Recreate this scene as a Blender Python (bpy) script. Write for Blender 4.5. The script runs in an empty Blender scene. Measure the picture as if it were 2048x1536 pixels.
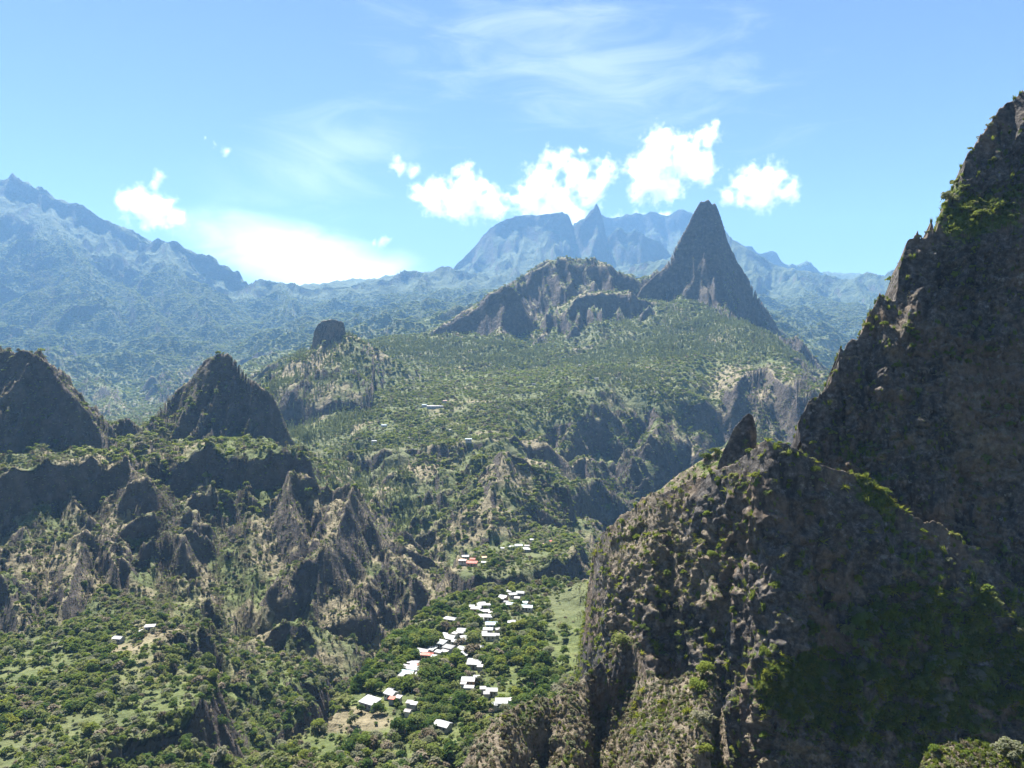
import bpy, bmesh, math, random, time
import numpy as np
from mathutils import Vector, Matrix

T0 = time.time()
R = math.radians
scene = bpy.context.scene
COL = scene.collection

# ------------------------------------------------------------------ camera
cam_d = bpy.data.cameras.new('camera')
cam_d.sensor_width = 36.0
cam_d.lens = 36.0 * 1420 / 2048
cam_d.clip_start = 1.0
cam_d.clip_end = 60000.0
cam = bpy.data.objects.new('camera', cam_d)
cam.location = (0, 0, 0)
cam.rotation_euler = (R(90), 0, 0)
COL.objects.link(cam)
scene.camera = cam

# ------------------------------------------------------------------ sky and sun
SUN_AZ, SUN_EL = R(-22), R(60)          # azimuth from +Y (ahead), negative = to the left
sun_dir = Vector((math.sin(SUN_AZ) * math.cos(SUN_EL), math.cos(SUN_AZ) * math.cos(SUN_EL), math.sin(SUN_EL)))
world = bpy.data.worlds.new('World')
scene.world = world
world.use_nodes = True
wn, wl = world.node_tree.nodes, world.node_tree.links
wn.clear()
wout = wn.new('ShaderNodeOutputWorld')
wbg = wn.new('ShaderNodeBackground')
wsky = wn.new('ShaderNodeTexSky')
wsky.sky_type = 'NISHITA'
wsky.sun_disc = False
wsky.sun_elevation = SUN_EL
wsky.sun_rotation = SUN_AZ
wsky.altitude = 3500
wsky.air_density = 0.75
wsky.dust_density = 0.15
wsky.ozone_density = 0.0
wbg.inputs['Strength'].default_value = 0.05
# high cloud: a bright lens of altostratus low over the saddle and thin cirrus veils (by azimuth and elevation)
wtc = wn.new('ShaderNodeTexCoord'); wsep = wn.new('ShaderNodeSeparateXYZ'); wl.new(wtc.outputs['Generated'], wsep.inputs[0])
def wm(op, a, b=None, c=None):
    nd = wn.new('ShaderNodeMath'); nd.operation = op
    for i_, v_ in enumerate((a, b, c)):
        if v_ is None: continue
        if isinstance(v_, (int, float)): nd.inputs[i_].default_value = v_
        else: wl.new(v_, nd.inputs[i_])
    return nd.outputs[0]
w_az = wm('ARCTAN2', wsep.outputs[0], wsep.outputs[1]); w_el = wm('ARCSINE', wsep.outputs[2])
wco = wn.new('ShaderNodeCombineXYZ'); wl.new(w_az, wco.inputs[0]); wl.new(w_el, wco.inputs[1])
def wnoise(sx, sy, rot, detail, rough, dist=0.0):
    mp = wn.new('ShaderNodeMapping'); wl.new(wco.outputs[0], mp.inputs[0]); mp.inputs['Scale'].default_value = (sx, sy, 1); mp.inputs['Rotation'].default_value = (0, 0, rot)
    nz_ = wn.new('ShaderNodeTexNoise'); wl.new(mp.outputs[0], nz_.inputs['Vector']); nz_.inputs['Scale'].default_value = 1.0
    nz_.inputs['Detail'].default_value = detail; nz_.inputs['Roughness'].default_value = rough; nz_.inputs['Distortion'].default_value = dist
    return nz_.outputs[0]
def well(az, el, ra, re, rot):
    """1 at the centre of a tilted ellipse on the sky, 0 on its rim, negative outside."""
    a_ = wm('SUBTRACT', w_az, R(az)); e_ = wm('SUBTRACT', w_el, R(el)); c_, s_ = math.cos(R(rot)), math.sin(R(rot))
    u_ = wm('ADD', wm('MULTIPLY', a_, c_ / R(ra)), wm('MULTIPLY', e_, s_ / R(ra)))
    v_ = wm('ADD', wm('MULTIPLY', a_, -s_ / R(re)), wm('MULTIPLY', e_, c_ / R(re)))
    return wm('SUBTRACT', 1.0, wm('SQRT', wm('ADD', wm('MULTIPLY', u_, u_), wm('MULTIPLY', v_, v_))))
def wstep(v_, lo, hi):
    nd = wn.new('ShaderNodeMapRange'); nd.interpolation_type = 'SMOOTHSTEP'; wl.new(v_, nd.inputs[0]); nd.inputs[1].default_value = lo; nd.inputs[2].default_value = hi
    return nd.outputs[0]
n_lens = wnoise(9, 22, R(-8), 5, .55, .4); n_cir = wnoise(7, 30, R(24), 7, .6, .8); n_cir2 = wnoise(5, 16, R(-30), 6, .6, 1.0)
lens = wstep(wm('ADD', well(-15.5, 9.3, 11.0, 3.4, -13), wm('MULTIPLY', wm('SUBTRACT', n_lens, .5), .9)), -.05, .75)
cir = wm('MULTIPLY', wstep(wm('ADD', well(6, 24, 19, 8, -10), wm('MULTIPLY', wm('SUBTRACT', n_cir, .5), 2.2)), .1, 1.3), .24)
cir2 = wm('MULTIPLY', wstep(wm('ADD', well(-15, 17, 10, 6, 20), wm('MULTIPLY', wm('SUBTRACT', n_cir2, .5), 2.2)), .1, 1.3), .26)
w_all = wm('MAXIMUM', lens, wm('MAXIMUM', cir, cir2))
wmix = wn.new('ShaderNodeMix'); wmix.data_type = 'RGBA'; wl.new(w_all, wmix.inputs[0]); wl.new(wsky.outputs[0], wmix.inputs[6]); wmix.inputs[7].default_value = (9.0, 9.3, 9.6, 1)
wl.new(wmix.outputs[2], wbg.inputs[0])
wl.new(wbg.outputs[0], wout.inputs[0])

sl = bpy.data.lights.new('sun', 'SUN')
sl.energy = 5.0
sl.angle = R(0.53)
sl.color = (1.0, 0.95, 0.87)
sun = bpy.data.objects.new('sun', sl)
sun.rotation_euler = sun_dir.to_track_quat('Z', 'Y').to_euler()
sun.location = (0, 0, 3000)
COL.objects.link(sun)

vs = scene.view_settings
vs.view_transform = 'Standard'
vs.look = 'None'
vs.exposure = 2.0
vs.gamma = 1.0
vs.use_curve_mapping = False
scene.render.engine = 'CYCLES'
cy = scene.cycles
cy.use_denoising = True
cy.max_bounces = 6
cy.diffuse_bounces = 2
cy.glossy_bounces = 1
cy.transmission_bounces = 2
cy.volume_bounces = 3
cy.transparent_max_bounces = 6
cy.sample_clamp_indirect = 4.0
cy.use_adaptive_sampling = True

# ------------------------------------------------------------------ helpers: noise
_rs = np.random.RandomState(7)
_PERM = _rs.permutation(256).astype(np.int32)
_PERM = np.concatenate([_PERM, _PERM, _PERM])
_ga = _rs.rand(256) * 2 * np.pi
_G2 = np.stack([np.cos(_ga), np.sin(_ga)], 1).astype(np.float32)
_g3 = _rs.normal(size=(256, 3))
_G3 = (_g3 / np.linalg.norm(_g3, axis=1, keepdims=True)).astype(np.float32)

def perlin2(x, y):
    x = np.asarray(x, np.float32); y = np.asarray(y, np.float32)
    xf = np.floor(x); yf = np.floor(y)
    xi = xf.astype(np.int32) & 255; yi = yf.astype(np.int32) & 255
    dx = x - xf; dy = y - yf
    u = dx * dx * dx * (dx * (dx * 6 - 15) + 10); v = dy * dy * dy * (dy * (dy * 6 - 15) + 10)
    a = _PERM[xi]; b = _PERM[xi + 1]
    def g(h, ex, ey):
        gr = _G2[h & 255]
        return gr[..., 0] * ex + gr[..., 1] * ey
    n00 = g(_PERM[a + yi], dx, dy); n10 = g(_PERM[b + yi], dx - 1, dy)
    n01 = g(_PERM[a + yi + 1], dx, dy - 1); n11 = g(_PERM[b + yi + 1], dx - 1, dy - 1)
    return 1.5 * ((n00 + u * (n10 - n00)) * (1 - v) + (n01 + u * (n11 - n01)) * v)

def perlin3(x, y, z):
    x = np.asarray(x, np.float32); y = np.asarray(y, np.float32); z = np.asarray(z, np.float32)
    xf = np.floor(x); yf = np.floor(y); zf = np.floor(z)
    xi = xf.astype(np.int32) & 255; yi = yf.astype(np.int32) & 255; zi = zf.astype(np.int32) & 255
    dx = x - xf; dy = y - yf; dz = z - zf
    f = lambda t: t * t * t * (t * (t * 6 - 15) + 10)
    u, v, w = f(dx), f(dy), f(dz)
    r = 0
    for ox in (0, 1):
        a = _PERM[xi + ox]; wx = u if ox else 1 - u
        for oy in (0, 1):
            b = _PERM[a + yi + oy]; wy = v if oy else 1 - v
            for oz in (0, 1):
                h = _PERM[b + zi + oz] & 255; wz = w if oz else 1 - w
                gr = _G3[h]
                r = r + wx * wy * wz * (gr[..., 0] * (dx - ox) + gr[..., 1] * (dy - oy) + gr[..., 2] * (dz - oz))
    return 1.5 * r

def fbm2(x, y, octs, gain=0.5, lac=2.03):
    s = 0; a = 1.0; t = 0
    for i in range(octs):
        s = s + a * perlin2(x + 17.3 * i, y - 9.7 * i); t += a
        a *= gain; x = x * lac; y = y * lac
    return s / t

def ridged2(x, y, octs, gain=0.5, lac=2.05):
    s = 0; a = 1.0; t = 0; w = 1.0
    for i in range(octs):
        n = 1 - np.abs(perlin2(x + 31.7 * i, y + 5.1 * i)); n = n * n
        s = s + a * n * w; t += a
        w = np.clip(n * 1.4, 0, 1)
        a *= gain; x = x * lac; y = y * lac
    return s / t

def fbm3(x, y, z, octs, gain=0.5, lac=2.03):
    s = 0; a = 1.0; t = 0
    for i in range(octs):
        s = s + a * perlin3(x + 17.3 * i, y - 9.7 * i, z + 3.3 * i); t += a
        a *= gain; x = x * lac; y = y * lac; z = z * lac
    return s / t

def ridged3(x, y, z, octs, gain=0.5, lac=2.05):
    s = 0; a = 1.0; t = 0
    for i in range(octs):
        n = 1 - np.abs(perlin3(x + 31.7 * i, y + 5.1 * i, z - 11.9 * i)); n = n * n
        s = s + a * n; t += a
        a *= gain; x = x * lac; y = y * lac; z = z * lac
    return s / t

def sstep(a, b, x):
    t = np.clip((x - a) / (b - a), 0, 1)
    return t * t * (3 - 2 * t)

FOC = 1420.0
def P(px, py, Y):
    """A surveyed point: bearing and elevation read off the photograph, with its own distance Y ahead in metres."""
    return ((px - 1024) / FOC * Y, Y, (768 - py) / FOC * Y)

def link(name, me, mat=None, parent=None, label=None, cat=None, group=None, kind=None, loc=None, rz=None):
    o = bpy.data.objects.new(name, me)
    COL.objects.link(o)
    if mat is not None and me is not None and hasattr(me, 'materials') and len(me.materials) == 0:
        me.materials.append(mat)
    if parent is not None: o.parent = parent
    if label: o['label'] = label
    if cat: o['category'] = cat
    if group: o['group'] = group
    if kind: o['kind'] = kind
    if loc is not None: o.location = loc
    if rz is not None: o.rotation_euler = (0, 0, rz)
    return o

def grid_mesh(name, V, nr, nc, smooth=True, cols=None):
    """V: (nr*nc,3) row-major; quads between rows and columns."""
    me = bpy.data.meshes.new(name)
    idx = np.arange(nr * nc, dtype=np.int32).reshape(nr, nc)
    q = np.stack([idx[:-1, :-1], idx[:-1, 1:], idx[1:, 1:], idx[1:, :-1]], -1).reshape(-1, 4)
    nf = len(q)
    me.vertices.add(nr * nc); me.vertices.foreach_set('co', np.ascontiguousarray(V, np.float32).ravel())
    me.loops.add(nf * 4); me.loops.foreach_set('vertex_index', q.ravel())
    me.polygons.add(nf)
    me.polygons.foreach_set('loop_start', np.arange(0, nf * 4, 4, dtype=np.int32))
    me.polygons.foreach_set('use_smooth', np.full(nf, smooth, bool))
    if cols is not None:
        for nm, c in cols.items():
            at = me.color_attributes.new(nm, 'FLOAT_COLOR', 'POINT')
            at.data.foreach_set('color', np.ascontiguousarray(c, np.float32).ravel())
    me.update(); me.validate()
    return me
# ------------------------------------------------------------------ terrain: height function
CTRL = [  # (bearing px, elevation px, distance m) of open ground
 # far back
 (-700,560,7000),(0,560,6500),(500,600,6000),(800,580,6000),(1024,540,8500),(1400,540,8500),(1700,600,6500),(2100,600,6500),(2800,600,6500),
 (-700,600,9500),(300,600,9500),(1024,560,9500),(1800,560,9500),(2800,580,9500),
 # back valley
 (-600,700,4200),(-100,680,4200),(120,680,4200),(300,660,4500),(480,680,4200),(640,630,5000),(800,610,5200),(900,590,5600),(720,650,4200),
 (60,725,3400),(220,745,3300),(380,735,3300),(540,700,3600),(700,680,3300),(850,680,3000),
 (150,800,2500),(250,835,2200),(340,810,2400),(480,745,2500),(560,735,2300),(620,715,2300),(760,690,2500),(-300,800,2500),
 (100,880,1500),(260,900,1400),(-300,880,1400),
 # right back
 (1600,640,4500),(1700,640,4500),(1650,700,3400),(1750,720,3400),(1640,760,2700),(1760,800,2700),(2000,740,3500),(2500,720,3500),(1700,860,2000),(2000,900,2000),(2600,900,2000),
 # central massif surroundings
 (1100,600,3200),(1250,600,3200),(1420,600,3200),
 (870,678,1950),(950,690,1850),(1020,705,1800),(1090,700,1850),(1180,680,1900),(1250,650,1950),(1300,650,1980),(1370,603,2080),(1400,610,2070),(1450,645,1960),(1500,652,1900),(1560,690,1800),(1610,740,1750),
 (780,690,1850),(720,690,1800),(760,735,1620),(880,738,1620),(980,740,1620),(1080,740,1600),(1200,725,1650),(1330,700,1700),(1420,690,1720),(1480,700,1680),(1550,740,1550),
 # plateau and valley in front
 (640,735,1500),(560,770,1500),(590,820,1350),(650,800,1300),(720,775,1450),(800,775,1380),(900,775,1380),(1000,775,1380),(1100,762,1400),(1180,762,1380),
 (600,870,1130),(700,860,1120),(800,845,1150),(900,845,1130),(1000,830,1180),(1080,820,1240),(640,900,1000),(740,900,980),(840,905,970),(940,900,980),(1020,890,1000),
 (720,960,860),(800,960,860),(880,960,860),(960,965,850),(770,1040,760),(850,1040,760),(800,1130,680),(860,1080,730),(930,1020,780),
 (1100,880,1160),(1160,940,1105),(1200,1000,1055),(1100,1020,960),(1160,1060,980),(1260,900,1150),(1300,960,1090),(1400,860,1200),(1380,930,1120),(1480,860,1215),(1560,850,1250),(1600,900,1180),(1500,950,1110),(1700,980,1080),(1900,1000,1060),(2400,1000,1060),
 (1200,1120,950),(1300,1100,970),(1180,1170,850),(1060,1010,900),
 # left block foot
 (420,900,770),(520,895,770),(300,890,760),(150,920,690),(0,960,640),(-250,960,640),
 (500,1000,660),(420,1010,650),(600,1040,640),(700,1090,620),(250,1010,630),(100,1030,590),(0,1080,560),(-250,1080,560),
 (420,1090,600),(520,1110,590),(620,1120,590),(740,1130,640),(330,1130,560),(780,1200,600),
 (420,1160,550),(560,1180,545),(680,1190,560),(300,1200,500),(160,1230,470),(40,1260,450),(-300,1260,450),(740,1270,520),
 (500,1300,490),(660,1290,500),(690,1360,440),(450,1370,440),(470,1440,390),(560,1420,430),(640,1440,400),(520,1500,350),(440,1520,330),
 (380,1260,440),(260,1285,412),(120,1310,395),(0,1330,385),(380,1330,385),(260,1370,355),(100,1400,340),(0,1430,325),(-300,1400,340),
 (300,1440,325),(150,1480,305),(0,1520,290),(360,1500,315),(250,1560,285),(-300,1520,290),(400,1600,285),(0,1700,240),(300,1750,240),
 # around the village spur
 (600,1560,285),(1000,1560,290),(900,1700,240),(1300,1600,290),(1600,1600,290),(1100,1240,470),(1250,1240,470),(1500,1240,470),(2000,1300,450),(2600,1300,450),
 (1024,3000,80),(0,3000,80),(2048,3000,80),(-1500,3000,90),(3500,3000,90),
]
_cw = np.array([P(*c) for c in CTRL])
_cu = np.stack([(_cw[:, 0] / _cw[:, 1]) * 2.0, np.log(_cw[:, 1]) * 1.35], 1)
def _tps(d2):
    return 0.5 * d2 * np.log(d2 + 1e-9)
def _solve_tps():
    n = len(_cu)
    d2 = ((_cu[:, None] - _cu[None]) ** 2).sum(-1)
    A = np.zeros((n + 3, n + 3))
    A[:n, :n] = _tps(d2) + np.eye(n) * 0.0025
    A[:n, n] = 1; A[:n, n + 1:] = _cu; A[n, :n] = 1; A[n + 1:, :n] = _cu.T
    b = np.zeros(n + 3); b[:n] = _cw[:, 2] / _cw[:, 1]        # store slope angle tangent; rescaled by distance
    return np.linalg.solve(A, b)
_sol = _solve_tps()
NU, NV = 260, 260
UG = np.linspace(-1.7 * 2, 1.7 * 2, NU); VG = np.linspace(math.log(30) * 1.35, math.log(13000) * 1.35, NV)
def _base_table():
    uu, vv = np.meshgrid(UG, VG, indexing='ij')
    p = np.stack([uu.ravel(), vv.ravel()], 1)
    out = np.zeros(len(p))
    for i in range(0, len(p), 20000):
        q = p[i:i + 20000]
        d2 = ((q[:, None] - _cu[None]) ** 2).sum(-1)
        out[i:i + 20000] = _tps(d2) @ _sol[:-3] + _sol[-3] + q @ _sol[-2:]
    return out.reshape(NU, NV)
BASE = _base_table()
def base_h(x, y):
    yy = np.maximum(y, 31)
    u = np.clip((x / yy * 2.0 - UG[0]) / (UG[1] - UG[0]), 0, NU - 1.001)
    v = np.clip((np.log(yy) * 1.35 - VG[0]) / (VG[1] - VG[0]), 0, NV - 1.001)
    i = u.astype(int); j = v.astype(int); fu = u - i; fv = v - j
    t = (BASE[i, j] * (1 - fu) + BASE[i + 1, j] * fu) * (1 - fv) + (BASE[i, j + 1] * (1 - fu) + BASE[i + 1, j + 1] * fu) * fv
    return t * yy

def ridge(h, rockm, x, y, pts, front, back, spur=0.35, w=60.0, rough=0.0, rock=1.0, seed=0, blend=6.0):
    """Raise h to a crest line pts (px,py,Y) falling away by the profiles front/back [(distance, drop), ...]."""
    W = np.array([P(*p) for p in pts])
    fr = np.array(front, float); bk = np.array(back, float)
    zmin = -330
    reach = max(fr[-1, 0], bk[-1, 0])
    m = (x > W[:, 0].min() - reach) & (x < W[:, 0].max() + reach) & (y > W[:, 1].min() - reach) & (y < W[:, 1].max() + reach)
    if not m.any(): return
    X = x[m]; Y = y[m]
    best = np.full(X.shape, 1e18); zc = np.zeros_like(X); ss = np.zeros_like(X); side = np.zeros_like(X)
    acc = 0.0
    n = len(W) - 1
    for k in range(n):
        a = W[k]; b = W[k + 1]; dx, dy = b[0] - a[0], b[1] - a[1]; L2 = dx * dx + dy * dy + 1e-9; L = math.sqrt(L2)
        t = ((X - a[0]) * dx + (Y - a[1]) * dy) / L2
        tc = np.clip(t, 0, 1)
        ex = X - (a[0] + tc * dx); ey = Y - (a[1] + tc * dy)
        d2 = ex * ex + ey * ey
        upd = d2 < best
        best = np.where(upd, d2, best)
        zc = np.where(upd, a[2] + tc * (b[2] - a[2]), zc)
        ss = np.where(upd, acc + tc * L, ss)
        cr = dx * (Y - a[1]) - dy * (X - a[0])          # >0: left of travel = far side for left-to-right crests
        side = np.where(upd, cr / L, side)
        acc += L
    d = np.sqrt(best)
    wx = fbm2(X / w * 0.6 + seed * 3.1, Y / w * 0.6, 3) * w * 0.25
    g = ridged2((ss + wx) / w + seed * 7.7, d / (w * 4.0) + seed, 4)
    g = (g - 0.45)
    atten = sstep(0, w * 0.5, d)
    de = d * (1 - spur * g * 1.6 * atten)
    isb = sstep(-1, 1, side / np.maximum(0.15 * d, 1.0))
    hf = np.interp(de, fr[:, 0], fr[:, 1]); hb = np.interp(de, bk[:, 0], bk[:, 1])
    z = zc - (hf * (1 - isb) + hb * isb)
    if rough: z = z + rough * fbm2(X / (w * 0.35) + seed, Y / (w * 0.35), 4) * sstep(0, w * 0.3, d)
    old = h[m]
    fade = sstep(reach, reach * 0.75, d)
    z = z * fade + (old - 50) * (1 - fade)
    # smooth max
    k = blend
    df = np.clip(0.5 + 0.5 * (z - old) / k, 0, 1)
    h[m] = old * (1 - df) + z * df + k * df * (1 - df) * 0.5
    rockm[m] = np.maximum(rockm[m] * (1 - df * 0.7), df * rock)

def mesa(h, rockm, x, y, pts, fall, w=30.0, spur=0.3, lift=0.0, seed=0, rock=0.3, blend=3.0):
    """A flat-topped spur or terrace: polygon pts (px,py,Y) with an outer fall profile."""
    W = np.array([P(*p) for p in pts]); fa = np.array(fall, float); reach = fa[-1, 0]
    m = (x > W[:, 0].min() - reach) & (x < W[:, 0].max() + reach) & (y > W[:, 1].min() - reach) & (y < W[:, 1].max() + reach)
    if not m.any(): return
    X = x[m]; Y = y[m]
    # wobble the outline so that the rim is not straight
    ox = fbm2(X / w + seed, Y / w, 3) * w * 0.28; oy = fbm2(X / w - seed, Y / w + 40, 3) * w * 0.28
    X2 = X + ox; Y2 = Y + oy
    n = len(W); best = np.full(X.shape, 1e18); inside = np.zeros(X.shape, bool); wsum = 0; zsum = 0; acc = 0; ss = np.zeros_like(X)
    for k in range(n):
        a = W[k]; b = W[(k + 1) % n]; dx, dy = b[0] - a[0], b[1] - a[1]; L2 = dx * dx + dy * dy + 1e-9
        tc = np.clip(((X2 - a[0]) * dx + (Y2 - a[1]) * dy) / L2, 0, 1)
        d2 = (X2 - a[0] - tc * dx) ** 2 + (Y2 - a[1] - tc * dy) ** 2
        ss = np.where(d2 < best, acc + tc * math.sqrt(L2), ss); acc += math.sqrt(L2)
        best = np.minimum(best, d2)
        ww = 1 / (d2 + 60.0); wsum = wsum + ww; zsum = zsum + ww * (a[2] + tc * (b[2] - a[2]))
        c = ((a[1] > Y2) != (b[1] > Y2)) & (X2 < (b[0] - a[0]) * (Y2 - a[1]) / (b[1] - a[1] + 1e-12) + a[0])
        inside ^= c
    d = np.where(inside, 0, np.sqrt(best))
    din = np.where(inside, np.sqrt(best), 0)
    g = ridged2(ss / w + seed * 3.3, d / (w * 4), 4) - 0.45
    de = d * (1 - spur * 1.6 * g)
    z = zsum / wsum + lift * sstep(0, 40, din) - np.interp(de, fa[:, 0], fa[:, 1])
    z = z + fbm2(X / 25.0, Y / 25.0, 3) * 1.2
    old = h[m]
    fade = sstep(reach, reach * 0.75, d)
    z = z * fade + (old - 50) * (1 - fade)
    df = np.clip(0.5 + 0.5 * (z - old) / blend, 0, 1)
    h[m] = old * (1 - df) + z * df + blend * df * (1 - df) * 0.5
    rockm[m] = np.maximum(rockm[m] * (1 - df * 0.8), df * rock * sstep(0, 3, d))

def carve(h, rockm, x, y, pts, depth, width, seed=0):
    """Cut a V-shaped ravine along pts."""
    W = np.array([P(*p) for p in pts])
    m = (x > W[:, 0].min() - width * 1.5) & (x < W[:, 0].max() + width * 1.5) & (y > W[:, 1].min() - width * 1.5) & (y < W[:, 1].max() + width * 1.5)
    if not m.any(): return
    X = x[m]; Y = y[m]
    X2 = X + fbm2(X / width + seed, Y / width, 3) * width * 0.5; Y2 = Y + fbm2(X / width, Y / width + seed + 9, 3) * width * 0.5
    best = np.full(X.shape, 1e18); end = np.zeros_like(X)
    n = len(W) - 1
    for k in range(n):
        a = W[k]; b = W[k + 1]; dx, dy = b[0] - a[0], b[1] - a[1]; L2 = dx * dx + dy * dy + 1e-9
        tc = np.clip(((X2 - a[0]) * dx + (Y2 - a[1]) * dy) / L2, 0, 1)
        d2 = (X2 - a[0] - tc * dx) ** 2 + (Y2 - a[1] - tc * dy) ** 2
        end = np.where(d2 < best, (k + tc) / n, end); best = np.minimum(best, d2)
    d = np.sqrt(best) / width
    h[m] -= depth * np.clip(1 - d, 0, 1) ** 1.25 * sstep(0, .25, end)

def yy(pts, Y0, Y1=None):
    """Give a list of (px,py) an even run of distances from Y0 to Y1."""
    n = len(pts)
    return [(p[0], p[1], Y0 if Y1 is None else Y0 + (Y1 - Y0) * i / (n - 1)) for i, p in enumerate(pts)]

C1 = [(0, 0), (40, 90), (120, 160), (400, 330)]
FEATURES = []
def RG(*a, **k): FEATURES.append(('r', a, k))
def MS(*a, **k): FEATURES.append(('m', a, k))
def CV(*a, **k): FEATURES.append(('c', a, k))
# ---- the far range
RG(yy([(1120,470),(1160,440),(1215,428),(1260,431),(1300,425),(1380,423),(1440,448),(1465,478)], 8700), [(0,0),(120,260),(500,700),(1500,1300)], [(0,0),(1500,500)], spur=.35, w=300, seed=1, blend=20)
RG(yy([(1440,470),(1462,478),(1490,495),(1545,527),(1562,530),(1580,536),(1600,542),(1650,552),(1700,556),(1740,549),(1765,551),(1790,541),(1850,538),(2000,560),(2300,520),(2800,500)], 6800, 6000), [(0,0),(80,90),(400,300),(900,420),(1300,640),(2200,900)], [(0,0),(1500,500)], spur=.4, w=260, seed=2, blend=20)
RG(yy([(780,600),(870,552),(905,535),(920,522),(945,498),(965,475),(1000,448),(1030,430),(1075,428),(1125,424),(1138,430),(1147,454),(1158,444),(1178,418),(1192,410),(1202,428),(1213,470),(1225,463),(1240,456),(1265,464),(1290,474),(1310,480),(1335,505),(1400,560)], 7600, 7300), [(0,0),(60,140),(260,420),(700,720),(1800,1150)], [(0,0),(100,150),(1500,900)], spur=.42, w=330, seed=3, blend=15)
RG(yy([(-900,250),(-400,300),(-100,345),(0,360),(25,357),(60,368),(95,388),(130,402),(180,428),(240,448),(300,482),(345,488),(400,508),(430,528),(455,540),(475,552),(495,570),(510,600)], 6400, 6000), [(0,0),(60,120),(180,210),(420,330),(520,460),(900,620),(1100,800),(2000,1150)], [(0,0),(1500,600)], spur=.42, w=300, rough=25, seed=4, blend=20)
RG(yy([(430,585),(495,570),(512,563),(560,565),(610,571),(650,572),(700,573),(735,566),(770,556),(800,547),(815,538),(835,540),(856,544),(880,540),(905,533),(960,545)], 5900, 6300), [(0,0),(60,90),(300,230),(800,430),(1300,600)], [(0,0),(1200,400)], spur=.5, w=230, seed=5, blend=20)
RG(yy([(1153,480),(1160,448),(1176,420),(1192,407),(1203,428),(1213,470),(1222,500)], 7350), [(0,0),(25,110),(80,260),(300,500)], [(0,0),(25,110),(80,260),(300,500)], spur=.2, w=80, seed=97, blend=6)
RG(yy([(1085,450),(1110,428),(1128,422),(1138,430),(1146,456),(1152,500)], 7400), [(0,0),(25,110),(80,260),(300,500)], [(0,0),(25,110),(80,260),(300,500)], spur=.2, w=80, seed=98, blend=6)
# spurs that come down into the back valley
for i, pts in enumerate([
    [(-120,600,5200),(0,607,4900),(60,592,4700),(150,586,4600),(190,582,4600),(218,600,4550),(235,650,4400)],
    [(240,560,5300),(270,590,4900),(300,620,4600),(330,660,4200)],
    [(340,540,5500),(380,590,5000),(400,620,4700),(450,660,4300)],
    [(560,566,5900),(580,600,5200),(560,640,4700)],
    [(700,573,5900),(720,610,5300),(680,650,4700)],
    [(850,545,6000),(830,590,5400),(770,630,4800)],
    [(960,545,6200),(900,590,5200),(860,630,4600)],
    [(100,400,6300),(120,470,5600),(180,540,5100)],
    [(330,488,6100),(350,540,5500),(420,580,5100)],
    [(1050,470,7400),(1030,540,6600),(980,590,5800)],
    [(1590,545,6300),(1620,600,5400),(1700,660,4600)],
    [(1700,556,6200),(1760,620,5200),(1640,690,4200)],
    [(120,690,3700),(70,700,3400),(40,730,3100)],
    [(420,680,4000),(400,715,3400),(330,770,2700)],
    [(560,690,3500),(540,715,3000),(500,735,2600)],
    [(170,760,2900),(230,775,2500),(210,815,2200)],
    ]):
    RG(pts, [(0,0),(60,60),(300,220),(700,420)], [(0,0),(60,60),(300,220),(700,420)], spur=.5, w=170, seed=20 + i, blend=18, rock=.6)
# ---- central massif
RG(yy([(850,670),(875,655),(900,640),(930,620),(960,598),(1000,575),(1030,556),(1060,537),(1100,527),(1150,520),(1185,516),(1215,530),(1245,545),(1275,556),(1300,552),(1330,540)], 2250, 2350), [(0,0),(30,14),(70,85),(150,165),(260,225),(420,300)], [(0,0),(80,90),(400,330)], spur=.5, w=85, rough=8, seed=6, rock=.55)
RG(yy([(858,668),(895,646),(930,624),(962,600),(985,584),(1005,574),(1022,576),(1040,590),(1052,622),(1060,660),(1066,690)], 2080, 2030), [(0,0),(20,60),(60,130),(200,190)], [(0,0),(120,40),(300,160)], spur=.22, w=60, seed=7, rock=1)
RG([(1085,700,1950),(1110,670,1990),(1130,640,2020),(1148,605,2050),(1168,590,2080),(1200,580,2090),(1235,574,2100),(1262,582,2080),(1290,600,2090),(1330,612,2120)], [(0,0),(25,75),(70,130),(200,190)], [(0,0),(120,30),(300,160)], spur=.25, w=60, seed=8, rock=1)
RG([(1125,700,1900),(1140,668,1930),(1152,650,1940),(1165,668,1930),(1172,700,1890)], [(0,0),(20,60),(90,110)], [(0,0),(60,60),(120,140)], spur=.25, w=30, seed=9, rock=1)
RG([(1050,720,1850),(1062,690,1900),(1085,665,1940),(1095,690,1900)], [(0,0),(20,45),(90,90)], [(0,0),(60,60),(120,140)], spur=.25, w=30, seed=10, rock=1)
RG([(1268,650,1990),(1285,625,2010),(1300,612,2030),(1310,630,2010)], [(0,0),(20,45),(90,90)], [(0,0),(60,60),(120,140)], spur=.25, w=30, seed=11, rock=1)
# the spire
RG(yy([(1275,585),(1300,565),(1325,537),(1347,500),(1370,460),(1388,424),(1402,404),(1413,398),(1427,405),(1438,422),(1449,455),(1457,488),(1472,518),(1497,556),(1528,610),(1570,678),(1602,722),(1650,757),(1700,800)], 2230, 2200), [(0,0),(30,105),(90,255),(160,345),(300,440)], [(0,0),(40,120),(140,320),(400,560)], spur=.30, w=48, rough=7, seed=12, rock=1, blend=4)
RG([(1413,402,2228),(1425,470,2170),(1440,540,2120),(1460,600,2070),(1480,645,2020)], [(0,0),(20,32),(60,110),(120,230)], [(0,0),(20,32),(60,110),(120,230)], spur=.2, w=50, seed=13, rock=1, blend=8)
RG([(1545,665,2000),(1590,672,1930),(1605,684,1900),(1625,710,1880),(1648,742,1850),(1665,775,1800)], [(0,0),(20,45),(80,120),(220,200)], [(0,0),(60,60),(200,200)], spur=.3, w=40, seed=14, rock=.9)
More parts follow.
